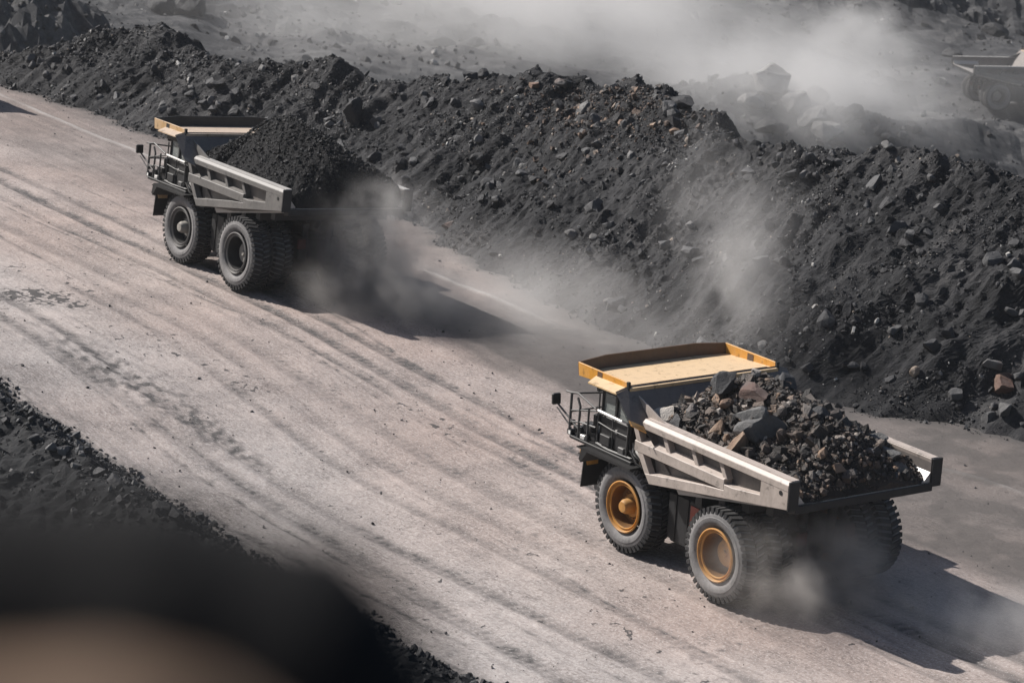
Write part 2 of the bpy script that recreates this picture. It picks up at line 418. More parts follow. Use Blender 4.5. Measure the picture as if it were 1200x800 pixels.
# road: colours from per-vertex tone and wear maps computed with the relief
m, n, b = new_mat('haul_road_dirt'); uvn = n.nodes.new('ShaderNodeUVMap'); uvn.uv_map = 'UVMap'
mp = n.nodes.new('ShaderNodeMapping'); n.links.new(uvn.outputs[0], mp.inputs[0]); mp.inputs['Scale'].default_value = (0.16, 2.2, 1)
st = noise(n, mp.outputs[0], 1.6, 6, 0.65)
mp2 = n.nodes.new('ShaderNodeMapping'); n.links.new(uvn.outputs[0], mp2.inputs[0]); mp2.inputs['Scale'].default_value = (0.5, 6.0, 1)
st2 = noise(n, mp2.outputs[0], 2.0, 5, 0.7)
fine = noise(n, uvn.outputs[0], 5.5, 6, 0.75); blot = noise(n, uvn.outputs[0], 0.22, 4, 0.6); grit = noise(n, uvn.outputs[0], 26, 3, 0.7)
s = mth(n, 'ADD', mth(n, 'MULTIPLY', st2, 0.18), mth(n, 'ADD', mth(n, 'MULTIPLY', fine, 0.34), mth(n, 'ADD', mth(n, 'MULTIPLY', blot, 0.26), mth(n, 'MULTIPLY', grit, 0.22))))
c = ramp(n, s, ((0.41, (0.18, 0.157, 0.148)), (0.475, (0.335, 0.303, 0.288)), (0.53, (0.42, 0.388, 0.372)), (0.60, (0.52, 0.492, 0.478))))
pinkf = ramp(n, noise(n, uvn.outputs[0], 0.11, 4, 0.6), ((0.42, (0, 0, 0)), (0.62, (1, 1, 1))))
c = mix(n, mth(n, 'ADD', mth(n, 'MULTIPLY', pinkf, 0.35), mth(n, 'MULTIPLY', attr(n, 'warm'), 0.42), clamp=True), c, (0.88, 0.745, 0.685), 'MULTIPLY')
dk = mth(n, 'MULTIPLY', attr(n, 'dark'), mth(n, 'ADD', 0.25, mth(n, 'MULTIPLY', fine, 1.5)), clamp=True)
c = mix(n, dk, c, (0.082, 0.078, 0.077))
# dark grit and pale chips, thicker where the surface is worn
g1 = ramp(n, noise(n, uvn.outputs[0], 7.0, 4, 0.7), ((0.545, (0, 0, 0)), (0.60, (1, 1, 1))))
g2 = ramp(n, noise(n, uvn.outputs[0], 0.5, 4, 0.6), ((0.40, (0, 0, 0)), (0.65, (1, 1, 1))))
c = mix(n, mth(n, 'MULTIPLY', g1, mth(n, 'ADD', 0.06, mth(n, 'MULTIPLY', g2, 0.52))), c, (0.11, 0.10, 0.097))
g3 = ramp(n, noise(n, uvn.outputs[0], 11.0, 3, 0.6), ((0.58, (0, 0, 0)), (0.64, (1, 1, 1))))
c = mix(n, mth(n, 'MULTIPLY', g3, 0.35), c, (0.62, 0.60, 0.58))
# lifted crust: gaps between flakes, with their shadow put into the colour
wob_ = n.nodes.new('ShaderNodeVectorMath'); wob_.operation = 'MULTIPLY_ADD'
n.links.new(noise(n, uvn.outputs[0], 3.0, 3, 0.6, 'Color'), wob_.inputs[0]); wob_.inputs[1].default_value = (0.45, 0.45, 0); n.links.new(uvn.outputs[0], wob_.inputs[2])
vo = n.nodes.new('ShaderNodeTexVoronoi'); vo.inputs['Scale'].default_value = 3.1; n.links.new(wob_.outputs[0], vo.inputs['Vector'])
thr_ = mth(n, 'SUBTRACT', 0.98, mth(n, 'MULTIPLY', attr(n, 'crack'), 0.50))
ck = mth(n, 'MULTIPLY', mth(n, 'SUBTRACT', vo.outputs['Distance'], thr_, clamp=True), 14.0, clamp=True)
c = mix(n, mth(n, 'MULTIPLY', ck, 0.88), c, (0.062, 0.06, 0.06))
c = mix(n, mth(n, 'MULTIPLY', attr(n, 'pale'), mth(n, 'ADD', 0.3, fine), clamp=True), c, (0.60, 0.575, 0.55))
c = mix(n, mth(n, 'MULTIPLY', attr(n, 'grey'), 0.9, clamp=True), c, (0.088, 0.082, 0.079))
n.links.new(c, b.inputs['Base Color']); b.inputs['Roughness'].default_value = 0.95; b.inputs['Specular IOR Level'].default_value = 0.15
bump(n, b, mth(n, 'ADD', mth(n, 'ADD', fine, mth(n, 'MULTIPLY', grit, 0.5)), mth(n, 'SUBTRACT', mth(n, 'MULTIPLY', st2, 0.35), mth(n, 'MULTIPLY', ck, 0.9))), 0.6, 0.06)
M['road'] = m

# ---------------------------------------------------------------- ground sheets
def axis(parts):
    out = []
    for a, b_, s in parts: out.append(np.arange(a, b_, s))
    return np.concatenate(out + [[parts[-1][1]]])

# haul road
tt = axis(((-160, -20, 3.0), (-20, -12, 0.5), (-12, 50, 0.125), (50, 100, 0.17), (100, 130, 0.8), (130, 300, 4.0)))
ww = axis(((-27, -21.5, 0.4), (-21.5, 19.5, 0.105), (19.5, 22, 0.5)))
T, W = np.meshgrid(tt, ww, indexing='ij')
X, Y = to_xy(T, W)
Z = zroad(T, W)
streak = fbm(W / 0.45, T / 9, 3, 11)
ruts = np.zeros_like(Z); dark = np.zeros_like(Z)
rl = np.random.default_rng(4)
speck = sm(-0.1, 0.5, fbm(T / 0.35, W / 0.22, 3, 33)); broken = sm(-0.35, 0.35, fbm(T / 1.6, W / 0.8, 3, 34))
# broad worn wheel paths: position, width, depth, darkness
for wc_, wd, dp, st_, dkk in ((-1.0, 0.42, 0.08, 1, 0.85), (-2.7, 0.40, 0.06, 2, 0.75), (1.3, 0.3, 0.04, 3, 0.4), (7.2, 0.35, 0.04, 7, 0.35), (3.6, 0.55, 0.05, 4, 0.30), (10.6, 0.40, 0.06, 6, 0.55), (12.9, 0.45, 0.05, 8, 0.45), (5.6, 0.4, 0.04, 5, 0.25)):
    wob = wc_ + 0.5 * vnoise(T / 19, 0.37 * st_, 20 + st_) + 0.9 * vnoise(T / 55, 0.11 * st_, 40 + st_)
    g_ = np.exp(-np.abs((W - wob) / wd) ** 3)
    on = sm(-0.35, 0.25, vnoise(T / 12, 5.1 * st_, 60 + st_) + 0.08)
    if st_ in (1, 2, 6, 8): on = 0.55 + 0.45 * on
    ruts -= dp * g_ * (0.3 + on); ruts += 0.45 * dp * np.exp(-((W - wob - wd * 1.5) / (wd * 0.4)) ** 2) * on
    tread = 0.5 + 0.5 * np.sign(np.sin((T + 0.35 * np.abs(W - wob)) * 2 * np.pi / 0.48))
    dark += 1.6 * dkk * g_ * on * (0.62 + 0.38 * broken) * (0.5 + 0.35 * speck + 0.25 * tread)
    ruts -= 0.018 * tread * g_ * on
# many thin tyre lines, wandering and crossing at small angles
for k in range(40):
    w0 = rl.uniform(-7, 15); sl_ = rl.normal(0, 0.035); wd = rl.uniform(0.05, 0.16); dk_ = rl.uniform(0.2, 1.1); tc = rl.uniform(-12, 70); ln_ = rl.uniform(4, 16)
    wob = w0 + sl_ * (T - tc) + 0.35 * vnoise(T / 8 + k, 0.5, 200 + k) + 0.0012 * rl.normal() * (T - tc) ** 2
    m_ = np.exp(-((T - tc) / ln_) ** 4)
    g_ = np.exp(-((W - wob) / wd) ** 2) * m_
    dark += dk_ * g_ * (0.2 + 0.8 * broken) * (0.5 + 0.6 * speck); ruts -= 0.028 * g_
blotch = fbm(X / 3.4, Y / 3.4, 4, 36)
dark += 0.16 * sm(0.15, 0.7, blotch) * (0.4 + speck) + 0.5 * sm(0.62, 0.8, fbm(X / 0.55, Y / 0.45, 3, 37)) * sm(-0.2, 0.5, fbm(X / 5, Y / 5, 2, 38))
Z = Z + ruts + 0.010 * streak + 0.020 * fbm(X / 0.8, Y / 0.8, 3, 17) + 0.05 * vnoise(X / 4, Y / 4, 18)
# crusted flakes at the far left and before the near truck
zone = np.exp(-(((T - 37) / 9) ** 2 + ((W - 9.5) / 3.0) ** 2)) + 0.8 * np.exp(-(((T - 17) / 3.5) ** 2 + ((W - 0.8) / 0.9) ** 2)) + 0.5 * np.exp(-(((T - 22) / 8) ** 2 + ((W - 7) / 2.5) ** 2)) + 0.5 * np.exp(-(((T + 3) / 6) ** 2 + ((W - 8) / 3) ** 2))
crack = np.clip(zone * sm(-0.35, 0.45, fbm(X / 3.2, Y / 3.2, 3, 27)), 0, 1)
patchy = np.exp(-(((T - 24.5) / 5.5) ** 2 + ((W - 11.6 - 0.06 * (T - 24)) / 1.1) ** 2)) + 0.8 * np.exp(-(((T - 17) / 4.5) ** 2 + ((W - 10.9) / 0.8) ** 2)) + 0.8 * np.exp(-(((T - 8.2) / 1.6) ** 2 + ((W - 1.2) / 0.22) ** 2))
dark += 1.1 * patchy * sm(-0.25, 0.55, fbm(X / 0.5, Y / 0.7, 3, 28) + 0.5 * fbm(T / 1.5, W / 0.5, 2, 29))
# coal spill along both edges, darker grey lane on the right
toe = toe_w(T)
er = W - toe
streak2 = fbm(W / 0.16, T / 7, 3, 15)
dark += 0.95 * np.exp(-np.clip(er, 0, 50) / (0.9 + 0.5 * fbm(T / 4, W / 3, 2, 29))) * (er > -3)
LE = 16.2 + np.clip((T - 12) * 0.09, 0, 2.0)
el = LE - W
dark += 1.15 * np.exp(-np.clip(el, 0, 50) / (0.75 + 0.4 * vnoise(T / 3, 0.2, 30))) * (0.75 + 0.6 * fbm(T / 1.0, W / 0.5, 3, 31)) * (0.5 + 0.7 * speck)
dark += 0.28 * np.exp(-np.clip(el, 0, 50) / 2.2) * sm(-0.1, 0.5, fbm(T / 2.6, W / 0.9, 3, 32))
grey = 1.0 * sm(-4.8, -8.8, W + 1.2 * fbm(T / 9, W / 2.0, 3, 34)) * (1 - 0.75 * sm(25, 36, T)) * (0.80 + 0.3 * sm(-0.6, 0.6, fbm(X / 2.5, Y / 2.5, 3, 35) + 0.4 * fbm(T / 9, W / 1.1, 2, 45)))
grey += 0.55 * np.exp(-((W + 9.6) / 2.2) ** 2) * sm(6, 14, T) * (1 - sm(34, 44, T))
grey += 0.35 * sm(-3, -9, W + 2 * fbm(T / 9, W / 2, 3, 38)) * sm(44, 60, T) * (0.7 + 0.5 * fbm(T / 6, W / 0.7, 3, 39))
# thin ridge left by the grader blade, running along the right lane
wl = -14.0 + 0.5 * vnoise(T / 14, 0.9, 36) - 2.6 * sm(8, -2, T)
rid = np.exp(-((W - wl) / 0.16) ** 2) * sm(-0.25, 0.25, vnoise(T / 9, 2.2, 37) + 0.22)
pale = 0.9 * rid + 0.35 * np.exp(-((W - wl + 0.5) / 0.9) ** 2) * sm(18, 28, T) * (1 - sm(40, 55, T))
Z += 0.10 * rid
Z -= 4.0 * sm(-1.5, -4.5, W - toe) + 4.0 * sm(0.8, 3.5, W - LE)                          # the sheet dives under the spoil bank
V = np.stack([X, Y, Z], -1).reshape(-1, 3)
me = mesh_np('haul_road', V, grid_faces(len(tt), len(ww)), M['road'], True,
             dict(warm=sm(11, 3, W + 2.5 * fbm(X / 9, Y / 9, 3, 19)), crack=crack, dark=np.clip(dark, 0, 1), grey=np.clip(grey, 0, 1), pale=np.clip(pale, 0, 1)), np.stack([T, W], -1).reshape(-1, 2))
tag(link(bpy.data.objects.new('haul_road', me)), kind='structure')

# spoil bank to the right of the road
tt = axis(((-60, -9, 0.9), (-9, 62, 0.125), (62, 106, 0.15), (106, 150, 1.0)))
uu = axis(((-0.9, 17.5, 0.115), (17.5, 30, 0.8), (30, 62, 3.0)))
T, U = np.meshgrid(tt, uu, indexing='ij')
W = toe_w(T) - U
X, Y = to_xy(T, W)
Z = zground(X, Y) - np.where(U < 0, 0.12 - 0.12 * U, 0) - 0.12 * np.clip(0.5 - U, 0, 0.5)
me = mesh_np('spoil_bank', np.stack([X, Y, Z], -1).reshape(-1, 3), grid_faces(len(tt), len(uu), True), M['spoil'], False)
tag(link(bpy.data.objects.new('spoil_bank', me)), kind='structure')

# pit floor with its far wall
xx = axis(((-700, -160, 30.0), (-160, -76, 4.0), (-76, 90, 0.62), (90, 170, 4.0), (170, 700, 30.0)))
yy = axis(((60, 200, 10.0), (200, 236, 3.0), (236, 445, 0.66), (445, 520, 2.5), (520, 900, 25.0)))
X, Y = np.meshgrid(xx, yy, indexing='ij')
t_, w_2 = to_tw(X, Y)
Z = floor_z(X, Y)
Z = np.where(w_2 > -45, np.minimum(Z, -30), Z)
pale = np.exp(-(((X + 16 - 0.12 * (Y - 330)) / 17) ** 4)) * sm(285, 300, Y) * sm(425, 400, Y) * (0.55 + 0.5 * fbm(X / 7, Y / 4, 3, 57))
pale += 0.6 * np.exp(-(((X - 48) / 26) ** 2 + ((Y - 362) / 13) ** 2)) * (0.6 + 0.5 * fbm(X / 8, Y / 3, 3, 58))
me = mesh_np('pit_floor', np.stack([X, Y, Z], -1).reshape(-1, 3), grid_faces(len(xx), len(yy), True), M['pit'], False, dict(pale=np.clip(pale, 0, 1)))
tag(link(bpy.data.objects.new('pit_floor', me)), kind='structure')

# left shoulder and bench
tt = axis(((-140, -18, 1.5), (-18, 40, 0.14), (40, 120, 1.0)))
uu = axis(((-0.6, 9.0, 0.14), (9, 80, 1.2)))
T, U = np.meshgrid(tt, uu, indexing='ij')
LE = 16.2 + 0.6 * vnoise(T * 0.25, 4.0, 81) + 0.25 * vnoise(T * 1.1, 4.4, 82) + np.clip((T - 12) * 0.09, 0, 2.0)
W = LE + U
X, Y = to_xy(T, W)
Z = zground(X, Y) - np.where(U < 0.02, 0.12, 0) - 0.1 * np.clip(0.4 - U, 0, 0.4)
me = mesh_np('road_shoulder', np.stack([X, Y, Z], -1).reshape(-1, 3), grid_faces(len(tt), len(uu)), M['shoulder'], False)
tag(link(bpy.data.objects.new('road_shoulder', me)), kind='structure')

# ---------------------------------------------------------------- rubble
ICO_V = []
_g = (1 + 5 ** 0.5) / 2
for a in (-1, 1):
    for b_ in (-_g, _g): ICO_V += [(0, a, b_), (a, b_, 0), (b_, 0, a)]
ICO_V = np.array(ICO_V) / math.hypot(1, _g)
def _ico_faces():
    f = []; d = np.linalg.norm(ICO_V[:, None] - ICO_V[None], axis=-1); e = d[d > 0.01].min() * 1.05
    for i in range(12):
        for j in range(i + 1, 12):
            for k in range(j + 1, 12):
                if d[i, j] < e and d[j, k] < e and d[i, k] < e:
                    c = np.cross(ICO_V[j] - ICO_V[i], ICO_V[k] - ICO_V[i])
                    f.append((i, j, k) if c @ ICO_V[i] > 0 else (i, k, j))
    return np.array(f)
ICO_F = _ico_faces()
CUBE_V = np.array([(a, b, c) for a in (-1, 1) for b in (-1, 1) for c in (-1, 1)]) * 0.68
CUBE_F = np.array([(0, 1, 3), (0, 3, 2), (4, 6, 7), (4, 7, 5), (0, 4, 5), (0, 5, 1), (2, 3, 7), (2, 7, 6), (0, 2, 6), (0, 6, 4), (1, 5, 7), (1, 7, 3)])

def rand_rot(n, rng):
    q = rng.normal(size=(n, 4)); q /= np.linalg.norm(q, axis=1, keepdims=True); w, x, y, z = q.T
    return np.stack([1 - 2 * (y * y + z * z), 2 * (x * y - w * z), 2 * (x * z + w * y), 2 * (x * y + w * z), 1 - 2 * (x * x + z * z), 2 * (y * z - w * x),
                     2 * (x * z - w * y), 2 * (y * z + w * x), 1 - 2 * (x * x + y * y)], -1).reshape(n, 3, 3)

def rubble(name, P, size, tone, mat, rng, flat=0.55):
    n = len(P)
    h = n // 2; m_ = n - h
    def place(base, lo, hi, jit, a, b):
        k = b - a
        v = base[None] * rng.uniform(lo, hi, (k, len(base), 1)) + rng.normal(0, jit, (k, len(base), 3))
        v = v * np.stack([rng.uniform(0.8, 1.35, k), rng.uniform(0.6, 1.05, k), rng.uniform(flat * 0.6, 0.95, k)], -1)[:, None]
        return np.einsum('nij,nkj->nki', rand_rot(k, rng), v) * (size[a:b] / 2)[:, None, None] + P[a:b, None]
    va = place(ICO_V, 0.68, 1.15, 0.09, 0, h); vb = place(CUBE_V, 0.72, 1.08, 0.10, h, n)
    F = np.concatenate([(ICO_F[None] + 12 * np.arange(h)[:, None, None]).reshape(-1, 3), (CUBE_F[None] + 12 * h + 8 * np.arange(m_)[:, None, None]).reshape(-1, 3)])
    v = np.concatenate([va.reshape(-1, 3), vb.reshape(-1, 3)]); tn_ = np.concatenate([np.repeat(tone[:h], 12), np.repeat(tone[h:], 8)])
    me = mesh_np(name, v, F, mat, False, dict(tone=tn_))
    return tag(link(bpy.data.objects.new(name, me)), kind='stuff')

def sizes(n, lo, hi, k, rng):
    u = rng.random(n); return (lo ** -k + u * (hi ** -k - lo ** -k)) ** (-1 / k)

rng = np.random.default_rng(21)
N = 85000
t_ = rng.uniform(-8, 100, N); toe = toe_w(t_); zc = np.interp(t_, CR_T, CR_Z)
ln = np.maximum((zc - zroad(t_, toe)) / 0.70, 0.5)
u_ = rng.random(N) ** 0.85 * (ln + 2.2) - 0.5
keep = rng.random(N) < (0.22 + 0.78 * sm(-0.1, 0.5, fbm(t_ / 6, u_ / 4, 3, 101) + 0.25 * sm(0.6, 1.0, u_ / ln)))
t_, u_, toe = t_[keep], u_[keep], toe[keep]
x_, y_ = to_xy(t_, toe - u_)
sz = sizes(len(t_), 0.06, 0.50, 2.3, rng)
P = np.stack([x_, y_, zground(x_, y_) + sz * 0.12], -1)
tone = np.clip(rng.random(len(t_)) ** 1.9 * 1.02 + 0.10 * fbm(t_ / 7, u_ / 5, 2, 103), 0, 1)
rubble('bank_rubble', P, sz, tone, M['rubble'], rng)

N = 1300
t_ = rng.normal(44.5, 4.2, N); hh_ = np.interp(t_, CR_T, CR_Z); u_ = hh_ / 0.70 - np.abs(rng.normal(0.6, 2.0, N))
x_, y_ = to_xy(t_, toe_w(t_) - u_); sz = sizes(N, 0.09, 0.55, 1.8, rng)
rubble('rusty_rubble', np.stack([x_, y_, zground(x_, y_) + sz * 0.12], -1), sz, rng.random(N), M['rustrock'], rng)

N = 5200
t_ = rng.uniform(-16, 34, N); u_ = np.abs(rng.normal(1.6, 1.8, N)) - 0.4
LE = 16.2 + 0.6 * vnoise(t_ * 0.25, 4.0, 81) + 0.25 * vnoise(t_ * 1.1, 4.4, 82) + np.clip((t_ - 12) * 0.09, 0, 2.0)
x_, y_ = to_xy(t_, LE + u_); sz = sizes(N, 0.07, 0.5, 1.5, rng)
rubble('shoulder_rubble', np.stack([x_, y_, zground(x_, y_) + sz * 0.12], -1), sz, rng.random(N) ** 1.2 * 0.93, M['rubble'], rng)

N = 11000
t_ = rng.uniform(-12, 95, N); w_r = rng.uniform(-17, 16, N)
edge = np.minimum(w_r - toe_w(t_), 16.5 - w_r)
keep = (rng.random(N) < 0.30 + 0.7 * np.exp(-np.clip(edge, 0, 40) / 1.2)); t_, w_r = t_[keep], w_r[keep]
x_, y_ = to_xy(t_, w_r); sz = sizes(len(t_), 0.03, 0.20, 2.3, rng)
rubble('road_pebbles', np.stack([x_, y_, zroad(t_, w_r) + sz * 0.1], -1), sz, rng.random(len(t_)) * 0.97, M['rubble'], rng)

N = 26000
x_ = rng.uniform(-76, 92, N); y_ = rng.uniform(236, 460, N)
dens = 0.25 + 0.75 * sm(0, 0.5, fbm(x_ / 18, y_ / 18, 2, 111)) + 0.9 * (np.hypot(x_ + 50, y_ - 285) < 34) + 1.0 * (np.hypot((x_ - 27) / 17, (y_ - 343) / 13) < 1)
keep = rng.random(N) < dens * 0.7; x_, y_ = x_[keep], y_[keep]; sz = sizes(len(x_), 0.25, 1.7, 1.9, rng)
rubble('pit_rubble', np.stack([x_, y_, floor_z(x_, y_) + sz * 0.1], -1), sz, rng.random(len(x_)) ** 1.5, M['pitrock'], rng)

# ---------------------------------------------------------------- haul trucks (x forward from the front axle, y left, z up)
R_T = 1.77
def wheel(parent, x, yo, s, rear, mats, inner=False):
    """one wheel; outer face at y = s*yo"""
    rim_m, tyre_m, tread_m, rim_in, hub_m = mats
    Y = lambda d: s * (yo - d)
    w = MB()
    dish = 0.58 if not rear else 0.95
    w.lathe_y([(0.99, Y(0.075)), (1.0, Y(0.02)), (0.955, Y(0.0)), (0.93, Y(0.03)), (0.915, Y(0.10)), (0.86, Y(0.11)), (0.845, Y(0.07)), (0.82, Y(0.07)),
               (0.80, Y(0.12))], x, R_T, 44)
    bar = MB(); bar.lathe_y([(0.805, Y(0.11)), (0.79, Y(0.20)), (0.78, Y(dish * 0.6)), (0.74, Y(dish)), (0.0, Y(dish))], x, R_T, 44)
    w.lathe_y([(0.99, Y(1.03)), (0.80, Y(1.0)), (0.78, Y(dish + 0.05)), (0.0, Y(dish + 0.05))], x, R_T, 32)
    wo = w.build('wheel_rim', rim_m, parent, smooth=True)
    bar.build('rim_barrel', rim_in, wo, smooth=True)
    h = MB()
    if not rear:
        h.lathe_y([(0.46, Y(dish)), (0.44, Y(dish - 0.12)), (0.31, Y(dish - 0.14)), (0.28, Y(0.12)), (0.22, Y(0.02)), (0.20, Y(-0.01)), (0.0, Y(-0.02))], x, R_T, 28)
    else:
        h.lathe_y([(0.62, Y(dish)), (0.60, Y(dish - 0.20)), (0.55, Y(dish - 0.23)), (0.50, Y(dish - 0.24)), (0.48, Y(dish - 0.40)), (0.40, Y(dish - 0.44)), (0.14, Y(dish - 0.45)), (0.12, Y(dish - 0.52)), (0.0, Y(dish - 0.52))], x, R_T, 28)
    nb = 20; rb = 0.53 if not rear else 0.68
    for i in range(nb):
        a = 2 * math.pi * i / nb; cx, cz = x + rb * math.cos(a), R_T + rb * math.sin(a)
        h.tube([(cx, Y(dish), cz), (cx, Y(dish - 0.06), cz)], 0.032, 6)
    if not inner: h.build('hub', hub_m, wo, smooth=True)
    t = MB()
    pr = [(0.97, .22), (1.03, .15), (1.09, .09), (1.17, .03), (1.26, .0), (1.37, .0), (1.385, .018), (1.48, .035), (1.57, .07), (1.63, .12), (1.665, .22), (1.68, .55), (1.665, .88), (1.63, .98), (1.57, 1.03), (1.48, 1.07), (1.37, 1.1), (1.24, 1.1), (1.10, 1.06), (1.02, 1.0), (0.97, .95)]
    t.lathe_y([(r, Y(d)) for r, d in pr], x, R_T, 64, closed=True)
    to = t.build('tyre', tyre_m, wo, smooth=True)
    l = MB(); nl = 42
    for side in (0, 1):
        for i in range(nl):
            a0 = 2 * math.pi * (i + 0.5 * side) / nl; hw = 2 * math.pi / nl * 0.31; sk = 0.07
            D = (lambda d: Y(d)) if side == 0 else (lambda d: Y(1.1 - d))
            def Q(r, a, d): return (x + r * math.cos(a), D(d), R_T + r * math.sin(a))
            l.hexa([Q(1.52, a0 - hw, .03), Q(1.52, a0 + hw, .03), Q(1.655, a0 + hw + sk, .53), Q(1.655, a0 - hw + sk, .53),
                    Q(1.745, a0 - hw * .92, .06), Q(1.745, a0 + hw * .92, .06), Q(1.775, a0 + hw * .92 + sk, .53), Q(1.775, a0 - hw * .92 + sk, .53)])
    l.build('tread_lugs', tread_m, to)
    return wo

def build_truck(mtx, label, sch):
    root = empty('mining_haul_truck', mtx)
    tag(root, label, 'dump truck', 'haul trucks in the mine')
    B, IN, D, K = sch['bed'], M['bed_in'], M['dark'], M['black']
    # ---- dump body
    fl = MB(); fl.prism([(-9.30, 4.62), (-9.30, 4.42), (-2.9, 3.1), (-2.7, 3.3)], 'y', -3.2, 3.2); floor = fl.build('bed_floor', M['liner'], root)
    tb = MB(); tb.prism([(-9.36, 4.60), (-9.36, 4.30), (-8.95, 4.22), (-8.95, 4.5)], 'y', -3.25, 3.25); tb.build('tail_beam', D, floor, 0.02)
    for xb in (-7.9, -6.6, -5.3, -4.0):
        zb = 3.1 + (-2.9 - xb) * 0.206
        c = MB(); c.box(xb - 0.18, xb + 0.18, -3.15, 3.15, zb - 0.32, zb + 0.02); c.build('floor_crossmember', D, floor)
    for s in (1, -1):
        w = MB(); y0, y1 = sorted((s * 3.14, s * 3.22))
        w.prism([(-1.0, 5.45), (-9.29, 5.45), (-9.29, 4.5), (-4.5, 3.5), (-1.65, 3.2)], 'y', y0, y1)
        wall = w.build('side_wall', IN, root)
        r = MB(); r.prism([(s * 3.18, 5.15), (s * 3.62, 5.15), (s * 3.62, 5.38), (s * 3.50, 5.51), (s * 3.12, 5.51), (s * 3.12, 5.47)], 'x', -9.29, -1.02)
        r.build('top_rail', sch['rail'], wall, 0.015)
        rc = MB(); rc.box(-9.27, -1.1, *sorted((s * 3.13, s * 3.47)), 5.512, 5.535); rc.build('rail_cap', sch['cap'], wall)
        q = MB(); q.prism([(s * 3.2, 4.70), (s * 3.60, 4.59), (s * 3.60, 4.2), (s * 3.2, 4.14)], 'x', -5.83, -0.62); q.build('side_beam', B, wall, 0.015)
        p = MB(); y0, y1 = sorted((s * 3.215, s * 3.605))
        p.prism([(-1.35, 3.5), (-4.6, 4.045), (-5.835, 4.20), (-5.835, 4.42), (-6.33, 4.42), (-7.80, 4.62), (-7.80, 5.155), (-9.285, 5.155), (-9.285, 4.49), (-1.62, 3.17)], 'y', y0, y1)
        p.build('lower_side_band', B, wall, 0.015)
        if s == 1:
            sh = MB(); sh.box(-9.28, -7.5, 3.6, 3.615, 4.70, 4.715)
        for xt, xb_ in ((-2.05, -2.40), (-3.70, -4.05), (-5.30, -5.66)):
            k = MB(); ya, yb = sorted((s * 3.21, s * 3.50))
            k.prism([(xt, 5.16), (xt - 0.24, 5.16), (xb_ - 0.24, 4.58), (xb_, 4.58)], 'y', ya, yb); k.build('side_rib', B, wall, 0.015)
        k = MB(); ya, yb = sorted((s * 3.3, s * 3.58)); k.prism([(-0.42, 5.14), (-0.68, 5.14), (-0.98, 4.62), (-0.70, 4.62)], 'y', ya, yb); k.build('front_post', B, wall)
        k = MB(); k.prism([(-0.80, 4.2), (-1.12, 4.2), (-1.66, 3.45), (-1.34, 3.45)], 'y', ya, yb); k.build('front_post', B, wall)
        k = MB(); ya, yb = sorted((s * 3.24, s * 3.3)); k.prism([(-0.25, 6.15), (-1.2, 5.2), (-1.95, 5.52)], 'y', ya, yb); k.build('corner_gusset', B, wall)
        for hx in (-8.9,):
            hl = MB(); hl.lathe_y([(0.0, s * 3.625), (0.085, s * 3.625), (0.085, s * 3.60)], hx, 5.02, 14); hl.build('lifting_eye', M['black'], wall)
        tp = MB(); ya, yb = sorted((s * 3.16, s * 3.63)); tp.prism([(-9.29, 5.52), (-9.37, 5.50), (-9.37, 4.46), (-9.29, 4.46)], 'y', ya, yb); tp.build('tail_post', D, wall, 0.01)
        cg = MB(); cg.prism([(s * 3.14, 4.62), (s * 3.14, 5.0), (s * 2.8, 4.62)], 'x', -9.28, -6.0); cg.build('floor_chamfer', M['liner'], floor)
    # sloping headboard with wings
    hb = MB()
    hb.slab([(-0.06, 4.16, 6.22), (-0.06, 3.62, 6.37), (-0.06, -3.62, 6.37), (-0.06, -4.16, 6.22), (-0.95, -4.12, 5.33), (-1.25, -3.63, 5.10), (-2.75, -3.16, 3.3), (-2.75, 3.16, 3.3), (-1.25, 3.63, 5.10), (-0.95, 4.12, 5.33)], (0.10, 0, 0.10))
    head = hb.build('headboard', IN, root)
    for s in (1, -1):
        st = MB(); st.slab([(-0.80, s * 4.11, 5.43), (-0.98, s * 4.11, 5.27), (-1.28, s * 3.63, 5.02), (-1.10, s * 3.63, 5.21)], (-0.035, 0, 0.035)); st.build('headboard_edge_strip', sch['strip'], head)
    # canopy over the cab
    cf = MB()
    for s in (1,):
        cf.slab([(-0.10, 3.6, 6.34), (2.98, 3.58, 6.15), (3.16, 2.2, 6.15), (3.16, -2.2, 6.15), (2.98, -3.58, 6.15), (-0.10, -3.6, 6.34)], (0, 0, 0.06))
    can = cf.build('canopy', sch['canopy'], root)
    cl = MB(); cl.box(-0.12, 0.03, -3.6, 3.6, 6.28, 6.42); cl.build('canopy_rear_edge', sch['canopy'], can, 0.02)
    wl_ = MB(); wl_.box(0.32, 0.35, -3.4, 3.4, 6.37, 6.39); wl_.build('weld_seam', sch['brown'], can)
    for s in (1, -1):
        l = MB(); ya, yb = sorted((s * 3.56, s * 3.63)); l.prism([(-0.08, 6.26), (-0.02, 6.62), (3.08, 6.62), (2.98, 6.11)], 'y', ya, yb); l.build('canopy_side_lip', sch['lip'], can, 0.01)
        e = MB(); e.prism([(-0.10, 6.25), (-0.06, 6.64), (0.05, 6.64), (0.0, 6.25)], 'y', *sorted((s * 3.54, s * 3.66))); e.build('lip_end_plate', M['black'], can)
        f = MB(); f.slab([(2.98, s * 3.60, 6.11), (3.08, s * 3.60, 6.615), (3.23, s * 2.2, 6.70), (3.16, s * 2.2, 6.13)], (0.06, 0, 0)); f.build('canopy_front_lip', sch['brown'], can)
        v = MB(); v.slab([(1.95, s * 3.58, 6.34), (1.72, s * 4.16, 6.20), (-0.02, s * 4.16, 6.22), (-0.02, s * 3.58, 6.37)], (0, 0, 0.05)); v.build('canopy_side_visor', sch['canopy'], can)
        m_ = MB(); m_.box(1.55, 1.85, *sorted((s * 3.625, s * 3.640)), 6.30, 6.58)
        if s == 1: m_.build('lip_plate', sch['brown'], can)
